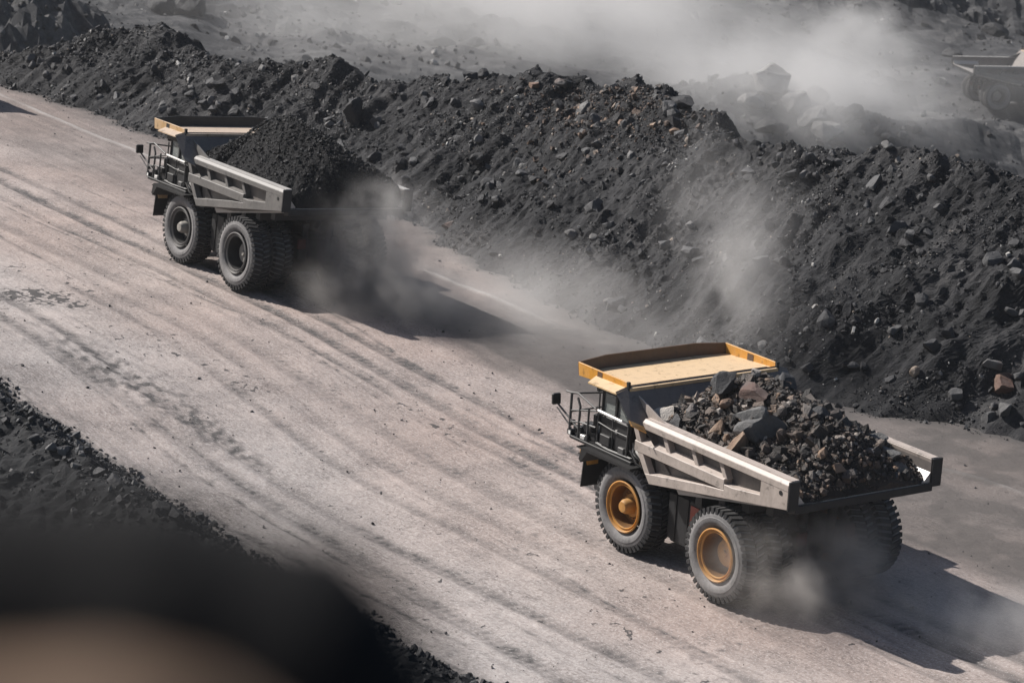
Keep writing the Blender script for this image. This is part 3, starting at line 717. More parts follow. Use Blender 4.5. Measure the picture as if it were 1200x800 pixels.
        m2 = MB(); m2.box(1.35, 1.7, *sorted((s * 3.545, s * 3.562)), 6.30, 6.56); m2.build('lip_plate', sch['brown'], can)
    f = MB(); f.slab([(3.16, 2.2, 6.13), (3.23, 2.2, 6.70), (3.23, -2.2, 6.70), (3.16, -2.2, 6.13)], (0.06, 0, 0)); f.build('canopy_front_lip', sch['brown'], can)
    # ---- chassis
    fr = MB()
    for s in (1, -1): fr.box(-7.4, 3.0, *sorted((s * 0.75, s * 1.2)), 1.75, 2.75)
    fr.box(-6.9, -6.3, -1.0, 1.0, 1.9, 2.6); fr.box(-3.6, -3.1, -1.0, 1.0, 1.9, 2.7); fr.box(-1.2, -0.8, -1.1, 1.1, 1.9, 3.2); fr.box(2.4, 3.2, -1.6, 1.6, 1.5, 2.6)
    frame = fr.build('chassis_frame', D, root, 0.03)
    ax = MB(); ax.tube([(0, -2.6, R_T), (0, 2.6, R_T)], 0.34, 14); ax.build('front_axle', D, root, smooth=True)
    ax = MB(); ax.lathe_y([(0.0, -2.8), (0.62, -2.8), (0.62, -1.1), (0.95, -0.6), (0.95, 0.6), (0.62, 1.1), (0.62, 2.8), (0.0, 2.8)], -5.86, R_T, 22)
    ax.build('rear_axle', D, root, smooth=True)
    for s in (1, -1):
        ta = MB(); ta.tube([(-7.3, s * 3.0, 2.75), (-7.3, s * 3.0, 2.55)], 0.12, 8)
        hc = MB(); hc.tube([(-3.4, s * 1.45, 1.7), (-4.1, s * 1.45, 2.6)], 0.22, 12); hc.tube([(-4.1, s * 1.45, 2.6), (-4.5, s * 1.45, 3.35)], 0.15, 12); hc.build('hoist_cylinder', D, root, smooth=True)
        ss = MB(); ss.tube([(0.0, s * 1.7, 1.8), (0.15, s * 1.55, 3.3)], 0.24, 12); ss.build('suspension_strut', D, root, smooth=True)
        rs = MB(); rs.tube([(-6.9, s * 0.7, 1.9), (-7.0, s * 0.7, 3.4)], 0.18, 12); rs.build('suspension_strut', D, root, smooth=True)
        tl = MB(); tl.box(-7.55, -7.42, *sorted((s * 0.95, s * 1.35)), 2.3, 2.75); tl.build('tail_lamp', M['lampred'], root)
        # fuel and hydraulic tanks between the wheels
        tk = MB(); tk.prism([(-1.95, 2.9), (-3.9, 2.9), (-3.95, 1.3), (-3.6, 1.05), (-2.2, 1.05), (-1.95, 1.3)], 'y', *sorted((s * 1.3, s * 2.85)))
        tank = tk.build('fuel_tank', D, root, 0.04)
        pn = MB(); pn.box(-3.75, -3.30, *sorted((s * 2.85, s * 2.90)), 1.7, 2.75); pn.build('tank_panel', sch['tank_panel'], tank)
        for xs in (-2.4, -3.1):
            bt = MB(); bt.box(xs - 0.06, xs + 0.06, *sorted((s * 2.85, s * 2.89)), 1.1, 2.9); bt.build('tank_strap', K, tank)
    # ---- wheels
    mats = (sch['rim'], M['rubber'], M['tread'], sch['rim_in'], sch['hub'])
    for s in (1, -1):
        wheel(root, 0.0, 3.46, s, False, mats); wheel(root, -5.86, 3.79, s, True, mats); wheel(root, -5.86, 2.60, s, True, mats, inner=True)
    # ---- deck, fenders, bumper, radiator
    dk = MB(); dk.box(-0.35, 3.45, -3.5, 3.5, 3.50, 3.62); dk.box(3.35, 3.75, -3.3, 3.3, 3.42, 3.58)
    deck = dk.build('deck', K, root, 0.02)
    for s in (1, -1):
        fe = MB(); fe.prism([(-0.7, 3.50), (2.30, 3.50), (2.42, 3.0), (2.30, 2.9), (1.95, 3.38), (-0.7, 3.42)], 'y', *sorted((s * 2.35, s * 3.80))); fe.build('fender', K, deck)  # outer edge widened to cast shade on the tyre top
        fi = MB(); fi.box(-1.3, 2.2, *sorted((s * 1.9, s * 2.0)), 2.7, 3.5); fi.build('fender_inner_panel', D, deck)
        fl_ = MB(); fl_.slab([(2.40, s * 2.3, 3.3), (2.40, s * 3.52, 3.3), (2.52, s * 3.52, 1.82), (2.52, s * 2.3, 1.82)], (0.05, 0, 0)); fl_.build('mudflap', K, deck)
        # front steps with yellow kick plates
        sp = MB()
        for i, (xx_, zz_) in enumerate(((2.75, 3.28), (2.62, 3.05), (2.50, 2.82))): sp.box(xx_, xx_ + 0.34, *sorted((s * 2.75, s * 3.42)), zz_ - 0.05, zz_)
        stp = sp.build('step', K, deck)
        kp = MB(); kp.slab([(2.85, s * 2.9, 3.0), (2.85, s * 3.42, 3.0), (2.52, s * 3.42, 3.0), (2.35, s * 3.42, 2.72), (2.35, s * 2.9, 2.72)], (0, 0, 0.22)); kp.build('kick_plate', sch['lip'], stp)
        # head lamps
        for yy_ in (2.95, 2.55):
            hd = MB(); hd.box(3.60, 3.80, *sorted((s * (yy_ - 0.15), s * (yy_ + 0.15))), 3.60, 3.86); lamp = hd.build('headlight', K, deck, 0.02)
            ln_ = MB(); ln_.box(3.80, 3.82, *sorted((s * (yy_ - 0.12), s * (yy_ + 0.12))), 3.63, 3.83); ln_.build('lens', M['lens'], lamp)
        sl_ = MB(); sl_.box(3.45, 3.70, *sorted((s * 3.25, s * 3.45)), 3.60, 3.80); side = sl_.build('marker_lamp', K, deck)
        s2 = MB(); s2.box(3.48, 3.62, *sorted((s * 3.45, s * 3.47)), 3.63, 3.77); s2.build('lens', M['lens'], side)
        # handrails
        h = MB(); r = 0.038
        h.tube([(3.60, s * 3.42, 3.6), (3.60, s * 3.42, 5.22)], 0.055); h.tube([(3.05, s * 3.42, 3.6), (3.02, s * 3.42, 4.85), (3.20, s * 3.42, 5.15)], 0.05)
        h.tube([(3.95, s * 3.42, 5.22), (3.60, s * 3.42, 5.25), (3.20, s * 3.42, 5.33), (2.05, s * 3.42, 5.02)], r)
        h.tube([(3.60, s * 3.42, 4.55), (2.95, s * 3.42, 4.72), (2.0, s * 3.42, 4.95)], r); h.tube([(3.60, s * 3.42, 4.1), (2.95, s * 3.42, 4.25), (2.0, s * 3.42, 4.3)], r)
        h.tube([(3.60, s * 3.42, 5.22), (3.62, s * 1.2, 5.0)], r); h.tube([(3.60, s * 3.42, 4.5), (3.62, s * 1.2, 4.5)], r); h.tube([(3.62, s * 1.2, 3.6), (3.62, s * 1.2, 5.0)], 0.045)
        h.tube([(2.45, s * 3.44, 3.6), (2.45, s * 3.44, 4.95)], 0.045)
        h.build('handrail', M['rail'], deck)
        mi = MB(); mi.tube([(4.42, s * 3.46, 4.62), (3.45, s * 3.42, 4.14), (3.05, s * 3.42, 3.95)], 0.04); mi.tube([(4.42, s * 3.46, 4.45), (3.5, s * 3.42, 3.9)], 0.03); arm = mi.build('mirror_arm', M['rail'], deck)
        mh = MB(); mh.slab([(4.30, s * 3.36, 4.60), (4.30, s * 3.74, 4.60), (4.34, s * 3.74, 5.02), (4.34, s * 3.36, 5.02)], (0.14, 0, 0)); mg = mh.build('mirror', K, arm, 0.03)
    gr = MB(); gr.box(2.95, 3.35, -1.7, 1.7, 1.6, 3.5); grille = gr.build('radiator', D, root, 0.03)
    for i in range(7):
        sb = MB(); sb.box(3.35, 3.39, -1.6, 1.6, 1.75 + i * 0.24, 1.85 + i * 0.24); sb.build('grille_slat', K, grille)
    bp = MB(); bp.prism([(-2.3, 1.35), (-2.3, 1.9), (2.3, 1.9), (2.3, 1.35), (1.8, 1.15), (-1.8, 1.15)], 'x', 2.95, 3.3); bp.build('bumper', D, root, 0.05)
    ld = MB()
    for yy_ in (-0.35, 0.35): ld.tube([(3.72, yy_, 1.2), (3.78, yy_, 3.5)], 0.05)
    for i in range(7): ld.tube([(3.73, -0.35, 1.4 + 0.3 * i), (3.73, 0.35, 1.4 + 0.3 * i)], 0.035)
    ld.build('ladder', M['rail'], root)
    hd = MB(); hd.prism([(3.0, 3.62), (-0.3, 3.62), (-0.3, 4.25), (2.8, 4.15)], 'y', -0.9, 0.9); hd.build('engine_hood', K, deck, 0.03)
    # ---- cab
    cb = MB()
    cb.box(0.12, 2.02, 1.15, 3.22, 3.62, 4.80)
    for (x, y) in ((0.17, 3.16), (1.08, 3.18), (1.95, 3.14), (0.17, 1.2), (1.95, 1.2)):
        cb.box(x - 0.07, x + 0.07, y - 0.06, y + 0.06, 4.80, 5.78)
    cab = cb.build('cab', K, root, 0.02)
    rf = MB(); rf.prism([(-0.02, 5.76), (2.25, 5.76), (2.15, 5.98), (0.05, 5.98)], 'y', 1.02, 3.34); rf.build('cab_roof', K, cab, 0.03)
    for nm, a in (('cab_window', (0.24, 1.01, 3.13, 3.16, 4.82, 5.76)), ('cab_window', (1.15, 1.88, 3.13, 3.16, 4.82, 5.76)), ('windscreen', (1.93, 1.96, 1.27, 3.07, 4.82, 5.76)), ('cab_window', (0.24, 1.88, 1.18, 1.21, 4.82, 5.76)), ('cab_window', (0.16, 0.19, 1.27, 3.07, 4.82, 5.76))):
        g = MB(); g.box(*a); g.build(nm, M['glass'], cab)
    st = MB(); st.box(0.75, 1.35, 1.9, 2.5, 4.3, 4.9); st.box(0.7, 0.85, 1.9, 2.5, 4.9, 5.55); st.build('cab_seat', M['dark'], cab, 0.04)
    dr = MB(); dr.box(0.2, 1.02, 3.22, 3.26, 3.70, 4.78); door = dr.build('cab_door', M['dark'], cab, 0.015)
    dh = MB(); dh.box(0.85, 0.95, 3.26, 3.30, 4.35, 4.5); dh.build('handle', M['pale'], door)
    br = MB(); br.tube([(1.92, 3.40, 4.99), (0.12, 3.40, 4.95)], 0.06); br.tube([(1.9, 3.40, 4.99), (1.9, 3.2, 4.9)], 0.04); br.tube([(0.15, 3.40, 4.95), (0.15, 3.2, 4.9)], 0.04); br.build('grab_bar', M['pale'], cab)
    # clutter beside and behind the cab: air cleaners, hoses, tank
    for s in (1, -1):
        ac = MB(); ac.tube([(-0.05, s * 2.95, 3.93), (-0.95, s * 2.95, 3.86)], 0.30, 16); ac.build('air_cleaner', M['pale'], deck, smooth=True)
        ho = MB(); ho.tube([(-0.2, s * 3.3, 4.3), (-0.4, s * 3.4, 4.0), (-0.75, s * 3.35, 3.75), (-1.0, s * 3.2, 4.1)], 0.045); ho.tube([(-0.1, s * 3.38, 4.0), (-0.6, s * 3.42, 3.62), (-0.9, s * 3.3, 3.5)], 0.04); ho.build('hose', M['black'], deck)
    bx = MB(); bx.box(2.25, 3.1, 2.35, 3.2, 3.62, 3.98); bx.build('equipment_box', M['dark'], deck, 0.03)
    bx = MB(); bx.box(2.45, 2.95, 2.9, 3.3, 3.98, 4.25); bx.build('equipment_box', M['rail'], deck, 0.03)
    bx = MB(); bx.box(0.3, 2.4, -3.1, -1.3, 3.62, 4.6); bx.build('electrical_cabinet', K, deck, 0.03)
    for (a, mt_, nm) in (((2.15, 2.35, 2.7, 3.3, 4.3, 4.75), 'dark', 'relay_box'), ((1.15, 1.75, 3.22, 3.40, 3.75, 4.15), 'dark', 'battery_box'), ((0.25, 0.6, 3.26, 3.42, 3.66, 3.95), 'rail', 'tool_box'), ((3.05, 3.3, 2.9, 3.3, 3.62, 4.0), 'rail', 'horn_box'), ((2.6, 2.9, 3.25, 3.45, 3.62, 3.80), 'pale', 'grease_canister')):
        q_ = MB(); q_.box(*a); q_.build(nm, M[mt_], deck, 0.025)
    pp = MB()
    for y_ in (3.30, 3.36): pp.tube([(2.0, y_, 3.70), (1.2, y_ + 0.06, 3.66), (-0.2, y_ + 0.04, 3.70)], 0.028)
    pp.tube([(2.05, 3.28, 3.65), (2.05, 3.28, 5.6)], 0.035); pp.tube([(1.10, 3.30, 3.65), (1.10, 3.32, 4.9)], 0.03); pp.tube([(0.14, 3.36, 3.65), (0.10, 3.36, 4.95)], 0.035)
    pp.tube([(2.05, 3.28, 4.5), (1.10, 3.36, 4.45), (0.12, 3.36, 4.45)], 0.025); pp.build('pipework', M['rail'], deck)
    for (lx, ly, lz) in ((2.36, 3.05, 5.70), (2.36, 2.2, 5.70), (3.62, 3.3, 4.05)):
        wl2 = MB(); wl2.box(lx - 0.08, lx + 0.06, ly - 0.12, ly + 0.12, lz - 0.1, lz + 0.1); wk = wl2.build('work_lamp', K, deck, 0.02)
        wl3 = MB(); wl3.box(lx + 0.06, lx + 0.075, ly - 0.09, ly + 0.09, lz - 0.07, lz + 0.07); wl3.build('lens', M['lens'], wk)
    ex = MB(); ex.tube([(-0.3, 0.6, 3.6), (-0.75, 0.6, 4.2)], 0.16, 12); ex.build('exhaust_pipe', D, deck, smooth=True)
    return root

def copy_tree(o, parent=None):
    c = o.copy(); COL.objects.link(c)
    if parent is not None:
        c.parent = parent; c.matrix_parent_inverse = o.matrix_parent_inverse.copy()
    for ch in o.children: copy_tree(ch, c)
    return c

def truck_matrix(x, y, z, yaw, pt=0.0, rl=0.0):
    return Matrix.Translation((x, y, z)) @ Matrix.Rotation(yaw, 4, 'Z') @ Matrix.Rotation(-pt, 4, 'Y') @ Matrix.Rotation(rl, 4, 'X')

SCH_N = dict(hub=M['rim'], cap=M['bed'], bed=M['bed'], rail=M['bed'], canopy=M['canopy'], lip=M['yellow'], brown=M['brown'], rim=M['rim'], rim_in=M['rim_in'], bumper=M['yellow'], tank_panel=M['red'], strip=M['yellow'], dirty=False)
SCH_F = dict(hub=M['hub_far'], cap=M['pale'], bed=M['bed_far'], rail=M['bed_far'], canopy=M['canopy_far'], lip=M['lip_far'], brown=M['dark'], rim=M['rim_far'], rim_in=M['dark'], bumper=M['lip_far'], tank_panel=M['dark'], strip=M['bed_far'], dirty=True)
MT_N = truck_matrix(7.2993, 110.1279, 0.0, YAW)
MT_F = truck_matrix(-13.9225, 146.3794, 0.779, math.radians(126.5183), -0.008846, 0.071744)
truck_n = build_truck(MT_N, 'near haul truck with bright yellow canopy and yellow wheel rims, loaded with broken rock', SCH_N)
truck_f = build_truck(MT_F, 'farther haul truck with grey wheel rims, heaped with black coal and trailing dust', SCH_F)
# a third truck deep in the pit, half out of the frame, nose to the right
truck_p = copy_tree(truck_f); truck_p['label'] = 'dusty haul truck down in the pit, cut off by the right edge'
PX, PY = 62.0, 372.0
truck_p.matrix_world = truck_matrix(PX, PY, float(floor_z(np.array([PX]), np.array([PY]))[0]) + 0.2, math.radians(16))
rp = MB(); rp.box(-0.6, 1.2, -3.60, -3.52, 4.55, 5.35); rp.build('red_panel', M['red'], truck_p)
# one more ahead on the road, outside the frame to the left: only its shadow reaches into view
truck_o = copy_tree(truck_f); truck_o['label'] = 'haul truck up the road beyond the left edge, only its shadow showing'
_x, _y = to_xy(95.84, -6.02)
truck_o.matrix_world = truck_matrix(_x, _y, 0.69, math.radians(126.5183), -0.008846, 0.071744)

#<HEAP>
# ---------------------------------------------------------------- loads: heap surfaces in truck coordinates
def heap_near(x, y):
    r = np.interp(x, [-9.35, -9.1, -8.7, -8.0, -7.0, -5.5, -4.2, -3.2, -2.5, -1.7, -0.9, -0.3], [4.62, 5.0, 5.6, 6.25, 6.6, 6.95, 7.12, 7.18, 7.08, 6.65, 6.1, 5.7])
    q = np.clip(np.abs(y + 0.15) / 3.2, 0, 1.1)
    lo = np.interp(x, [-9.3, -8.8, -7, -1.8, -0.6], [4.58, 4.75, 5.1, 5.25, 5.3])
    z = r - (r - lo) * q ** 1.35
    z = z + 0.13 * fbm(x / 1.1, y / 1.1, 3, 201, billow=True) + 0.10 * np.clip(0.6 - worley(x / 0.6, y / 0.6, 203), 0, 1)
    return z

def heap_far(x, y):
    r = np.interp(x, [-9.35, -9.15, -8.8, -8.0, -6.5, -5.0, -3.6, -2.8, -1.5, -0.4], [4.62, 5.45, 6.0, 6.75, 7.35, 7.75, 7.95, 7.85, 6.95, 6.0])
    q = np.clip(np.abs(y) / 3.2, 0, 1.1)
    lo = np.interp(x, [-9.3, -9.0, -7, -1.8, -0.6], [4.6, 5.2, 5.35, 5.4, 5.4])
    lo = lo + np.where(y < 0, 0.45 * np.clip(-y / 2.2, 0, 1), 0) * np.interp(x, [-9.3, -9.1, -8.6, -4, -1], [0, 0.3, 1, 1, 0])
    z = r - (r - lo) * q ** 1.6
    return z + 0.10 * fbm(x / 1.5, y / 1.2, 3, 211) + 0.07 * fbm((x + y) / 0.4, (y - x) / 1.6, 3, 213) + 0.03 * fbm(x / 0.2, y / 0.2, 2, 214)
#</HEAP>

def heap(name, fn, mtx, mat, label, group_parts):
    xs = np.arange(-9.30, -0.35, 0.07); ys = np.arange(-3.15, 3.16, 0.07)
    Xh, Yh = np.meshgrid(xs, ys, indexing='ij'); Zh = fn(Xh, Yh)
    head = 6.34 + (Xh + 0.06) * 0.99 + 0.02                    # stay behind the sloping headboard
    Zh = np.minimum(Zh, np.where(Xh > -3, head + 1.2, 99))
    fl_ = 4.62 + (-9.30 - Xh) * -0.2                          # bed floor
    top = np.stack([Xh, Yh, Zh], -1).reshape(-1, 3)
    a, b_ = len(xs), len(ys)
    ring = np.concatenate([np.arange(b_), np.arange(1, a) * b_ + b_ - 1, (a - 1) * b_ + np.arange(b_ - 2, -1, -1), np.arange(a - 2, 0, -1) * b_])
    low = top[ring].copy(); low[:, 2] = 4.62 - (low[:, 0] + 9.3) * 0.2 + 0.01
    n0 = len(top); k = len(ring); i = np.arange(k); j = (i + 1) % k
    side = np.stack([ring[i], n0 + i, n0 + j, ring[j]], -1)
    me = mesh_np(name, np.concatenate([top, low]), np.concatenate([grid_faces(a, b_), side]), mat, False)
    o = link(bpy.data.objects.new(name, me)); o.matrix_world = mtx
    return tag(o, label, 'load', kind='stuff')

heap('rock_load', heap_near, MT_N, M['loadfill'], 'heap of broken rock filling the bed of the yellow-canopied truck', None)
heap('coal_load', heap_far, MT_F, M['coal'], 'smooth black heap of coal in the bed of the grey-rimmed truck', None)
rng = np.random.default_rng(5)
def load_rubble(name, fn, mtx, mat, N, lo, hi, k, tone_pow):
    x = rng.uniform(-9.2, -0.7, N); y = rng.uniform(-3.1, 3.1, N); sz = sizes(N, lo, hi, k, rng)
    ok = (np.abs(y) + sz * 0.5 < 3.2) & (x - sz * 0.4 > -9.3); x, y, sz = x[ok], y[ok], sz[ok]
    o = rubble(name, np.stack([x, y, fn(x, y) + sz * 0.15], -1), sz, rng.random(len(x)) ** tone_pow, mat, rng)
    o.matrix_world = mtx
load_rubble('load_rubble', heap_near, MT_N, M['loadrock'], 10500, 0.06, 0.72, 1.85, 1.15)
load_rubble('coal_rubble', heap_far, MT_F, M['coalrock'], 9000, 0.04, 0.26, 2.0, 1.6)

# ---------------------------------------------------------------- single stones
def stone_mesh(seed, cuts=11, rough=0.10, sub=2, slab=False):
    import bmesh
    rg = np.random.default_rng(seed)
    bm = bmesh.new(); bmesh.ops.create_icosphere(bm, subdivisions=sub + 1, radius=1.0)
    V = np.array([v.co[:] for v in bm.verts])
    for i in range(cuts):
        d = rg.normal(size=3); d /= np.linalg.norm(d); h = rg.uniform(0.36, 0.78) if cuts < 20 else rg.uniform(0.60, 0.88)
        e = V @ d - h; V -= np.where(e > 0, e, 0)[:, None] * d
    nn = fbm(V[:, 0] * 2.1 + seed, V[:, 1] * 2.1 + V[:, 2] * 1.7, 3, seed)
    V *= (1 + rough * nn)[:, None]
    if slab: V[:, 2] = np.clip(V[:, 2], -0.55, 0.55)
    V /= np.abs(V).max(axis=0)
    F = np.array([[v.index for v in f.verts] for f in bm.faces]); bm.free()
    return V, F

def stone(name, label, cat, pos, size, tone, seed, mtx=None, group=None, rot=None, sink=0.25, slab=False, mat='hero', cuts=11):
    V, F = stone_mesh(seed, slab=slab, cuts=cuts)
    V = V * (np.array(size) / 2)
    rg = random.Random(seed * 13 + 1)
    R = Matrix.Rotation(rg.uniform(0, 6.28) if rot is None else rot[0], 3, 'Z') @ Matrix.Rotation(rg.uniform(-0.4, 0.4) if rot is None else rot[1], 3, 'X') @ Matrix.Rotation(rg.uniform(-.3, .3) if rot is None else rot[2], 3, 'Y')
    V = V @ np.array(R).T
    tn = np.clip(tone + 0.05 * fbm(V[:, 0] * 2 / max(size), V[:, 1] * 2 / max(size) + V[:, 2] / max(size), 2, seed), 0, 1)
    me = mesh_np(name, V, F, M[mat], False, dict(tone=tn))
    o = link(bpy.data.objects.new(name, me))
    p = Matrix.Translation((pos[0], pos[1], pos[2] + size[2] * (0.5 - sink)))
    o.matrix_world = mtx @ p if mtx is not None else p
    return tag(o, label, cat, group)

# stones riding in the near truck's load
LOAD = [
 ('dark peaked boulder at the top of the rock load, just behind the canopy', (-2.55, 1.0, 6.75), (1.25, 1.1, 1.1), 0.22, 0),
 ('flat dark red slab sloping near the top of the rock load', (-3.64, 0.81, 6.8), (1.5, 0.9, 0.45), 0.60, 1),
 ('pale grey striated slab high on the left flank of the rock load', (-4.65, 1.63, 6.31), (1.35, 0.95, 0.55), 0.50, 1),
 ('largest blue grey block in the rock load, mid flank above the side rail', (-5.48, 1.89, 5.86), (1.7, 1.25, 1.15), 0.40, 0),
 ('orange tan block touching the side rail below the big grey block', (-5.26, 2.57, 5.45), (1.25, 0.95, 1.1), 0.76, 0),
 ('tan cube-shaped stone on the left flank of the rock load', (-3.83, 2.41, 5.6), (0.85, 0.7, 0.85), 0.76, 0),
 ('brown stone low in the front corner of the rock load by the rail', (-2.0, 2.8, 5.41), (0.95, 0.6, 0.6), 0.30, 0),
 ('large pale cream rock in the front left corner of the bed', (-1.15, 2.35, 5.45), (1.6, 1.0, 0.75), 0.93, 0),
 ('small ochre stone in the middle of the front face of the rock load', (-2.43, 1.32, 6.2), (0.65, 0.5, 0.6), 0.74, 0),
 ('brown block on the right shoulder of the rock load beside the canopy corner', (-3.6, -1.0, 6.95), (0.9, 0.8, 0.75), 0.27, 0),
 ('grey block alone at the left rear corner of the load near the tail post', (-8.15, 2.4, 4.9), (0.95, 0.75, 0.8), 0.48, 0),
 ('grey chunk halfway down the right rear edge of the rock load', (-7.34, -2.16, 5.65), (0.9, 0.6, 0.6), 0.42, 0),
 ('pale edged slab leaning at the right rear of the load', (-8.05, -2.12, 5.42), (1.1, 0.6, 0.45), 0.48, 1),
 ('grey slab next to the bare patch of bed floor', (-8.50, -2.25, 5.0), (1.05, 0.65, 0.5), 0.46, 1),
 ('rearmost right stone of the load beside the tail lip', (-8.82, -1.7, 4.85), (0.8, 0.55, 0.45), 0.36, 0),
 ('small tan stone just behind the dark peaked boulder of the load', (-3.3, 1.6, 6.35), (0.6, 0.5, 0.5), 0.70, 0),
 ('dark block in the centre of the rock load', (-6.01, 0.89, 6.28), (0.8, 0.6, 0.6), 0.20, 0),
 ('dark angular block on the ridge of the load nearer the tail', (-6.4, -0.1, 6.6), (0.85, 0.7, 0.65), 0.22, 0),
 ('grey stone low on the rear face of the load near the tail lip', (-8.56, 1.3, 5.1), (0.75, 0.6, 0.5), 0.36, 0),
 ('pale chip of stone in the middle of the rear face of the load', (-8.2, 0.42, 5.6), (0.55, 0.4, 0.35), 0.55, 1),
 ('light grey stone between the cream rock and the ochre stone', (-2.0, 2.0, 5.85), (0.75, 0.5, 0.5), 0.52, 0),
 ('long grey shard lying along the side rail near the bed front', (-2.95, 2.85, 5.3), (0.9, 0.4, 0.4), 0.45, 0),
]
for i, (lb, p_, sz_, tn_, sl_) in enumerate(LOAD):
    sz_ = tuple(1.08 * q for q in sz_)
    stone('load_stone', lb, 'rock', p_, sz_, tn_, 300 + i, MT_N, 'big stones in the load of the near truck', slab=bool(sl_), sink=0.35)

# single boulders on the spoil bank, the shoulder and in the pit
BANK = [
 ('square dark block jutting from the bank above the heap of the farther truck', (-10.07, 173.97, 3.6), (1.5, 1.3, 1.9), 0.03),
 ('dark round boulder on the bank crest, left of a pair', (-4.88, 174.48, 5.8), (0.8, 0.7, 0.6), 0.10),
 ('flat dark boulder on the bank crest in the middle of three', (-3.49, 173.76, 6.1), (1.2, 0.9, 0.75), 0.08),
 ('dark round boulder on the bank crest, right of three', (-2.58, 172.89, 6.2), (0.8, 0.7, 0.65), 0.08),
 ('biggest dark boulder standing on the crest of the bank above the pale pit boulders', (8.09, 159.27, 8.2), (1.9, 1.3, 1.15), 0.16),
 ('whitish rounded stone just below the crest of the bank', (1.84, 169.2, 6.6), (0.85, 0.65, 0.55), 0.55),
 ('rust tinged stone below the highest part of the crest', (0.29, 169.49, 5.9), (0.8, 0.6, 0.5), 0.66),
 ('sandy stone below the crest right of the whitish one', (2.97, 165.66, 6.7), (0.7, 0.5, 0.4), 0.72),
 ('bright orange tan stone in the rusty patch of the bank', (6.65, 157.34, 6.9), (0.75, 0.5, 0.45), 0.78),
 ('pinkish tan stone right of the orange one in the rusty patch', (7.74, 156.38, 6.95), (0.65, 0.5, 0.4), 0.74),
 ('rounded layered boulder halfway up the bank between the trucks', (-1.91, 163.01, 2.6), (1.7, 1.2, 1.0), 0.17),
 ('smaller dark boulder above the layered one on the bank', (-2.56, 165.68, 2.7), (1.2, 0.8, 0.7), 0.08),
 ('large brown boulder at the foot of the bank near the right edge', (21.84, 129.82, 1.5), (1.5, 1.2, 1.0), 0.64),
 ('small tan boulder alone at the foot of the bank behind the near truck', (18.05, 130.51, 1.5), (0.62, 0.5, 0.6), 0.82),
 ('dull grey stone below the large brown boulder', (21.71, 127.93, 0.7), (0.85, 0.7, 0.6), 0.38),
 ('pale flat stone above the large brown boulder', (21.41, 130.32, 1.95), (1.0, 0.6, 0.4), 0.50),
 ('grey block left of the large brown boulder', (19.7, 129.48, 1.0), (0.8, 0.6, 0.5), 0.30),
 ('whitish slab at the road edge right of the farther truck tail', (-3.73, 160.01, 0.2), (1.0, 0.7, 0.4), 0.58),
 ('pale shard low on the bank above the near truck canopy', (4.62, 142.91, 1.0), (0.7, 0.45, 0.35), 0.52),
 ('grey chunk in the middle of the bank face between the trucks', (3.52, 148.23, 2.5), (0.9, 0.6, 0.5), 0.18),
 ('dark chunk high in the middle of the bank face', (0.55, 159.43, 3.5), (1.0, 0.7, 0.6), 0.10),
 ('lone grey stone on the dark toe of the bank behind the near truck', (15.44, 132.13, 1.3), (0.7, 0.5, 0.4), 0.30),
 ('flat grey stone in the drifting dust on the bank face', (11.43, 143.18, 4.2), (0.9, 0.6, 0.4), 0.30),
 ('grey stone near the low saddle of the crest', (13.66, 145.7, 6.8), (0.8, 0.55, 0.45), 0.38),
 ('pale stone on the right hump of the crest', (17.5, 144.4, 9.0), (0.8, 0.6, 0.45), 0.45),
 ('tan shard just above the rusty patch', (5.15, 160.29, 6.6), (0.75, 0.5, 0.4), 0.70),
 ('grey slab below the middle crest', (1.27, 157.73, 3.2), (0.9, 0.6, 0.4), 0.28),
 ('grey slab two thirds down the right part of the bank', (17.29, 133.12, 3.2), (0.95, 0.6, 0.4), 0.35),
 ('dark lump low on the bank left of the farther truck canopy', (-21.67, 181.68, 1.3), (1.1, 0.8, 0.7), 0.06),
 ('dark lump on the bank above the farther truck canopy', (-18.94, 182.45, 2.6), (1.0, 0.8, 0.6), 0.08),
]
for i, (lb, p_, sz_, tn_) in enumerate(BANK):
    zz = float(zground(np.array([p_[0]]), np.array([p_[1]]))[0])
    stone('boulder', lb, 'rock', (p_[0], p_[1], zz), sz_, tn_, 400 + i, None, 'boulders on the spoil bank', sink=0.28, slab='slab' in lb or 'flat' in lb)
SHO = [
 ('pale grey stone, brightest on the dark shoulder at the left', (-16.96, 110.96, 0), (0.75, 0.5, 0.45), 0.50),
 ('grey flat stone just below the brightest shoulder stone', (-16.22, 110.05, 0), (0.7, 0.5, 0.35), 0.42),
 ('grey chunk on the shoulder, third from the brightest stone downhill', (-15.21, 109.44, 0), (0.6, 0.45, 0.4), 0.30),
 ('dark chunk with a lit edge on the shoulder rim', (-14.5, 108.3, 0), (0.8, 0.6, 0.5), 0.20),
 ('slim pale stone on the shoulder above the brightest one', (-17.38, 111.14, 0), (0.5, 0.35, 0.4), 0.42),
 ('dark lump where the shoulder fades into the blur', (-12.34, 105.19, 0), (0.9, 0.7, 0.6), 0.06),
 ('dark lump right beside the blurred mound edge', (-11.81, 104.71, 0), (0.7, 0.6, 0.5), 0.08),
 ('grey stone on the shoulder at the bottom edge of the photo', (-4.49, 93.33, 0), (0.7, 0.5, 0.4), 0.26),
 ('second grey stone at the bottom edge, nearer the road', (-4.02, 92.6, 0), (0.6, 0.45, 0.4), 0.22),
 ('dark lump near the left edge of the photo on the shoulder', (-18.17, 111.91, 0), (0.6, 0.5, 0.4), 0.10),
]
for i, (lb, p_, sz_, tn_) in enumerate(SHO):
    zz = float(zground(np.array([p_[0]]), np.array([p_[1]]))[0])
    stone('boulder', lb, 'rock', (p_[0], p_[1], zz), sz_, tn_, 500 + i, None, 'boulders on the road shoulder', sink=0.3)
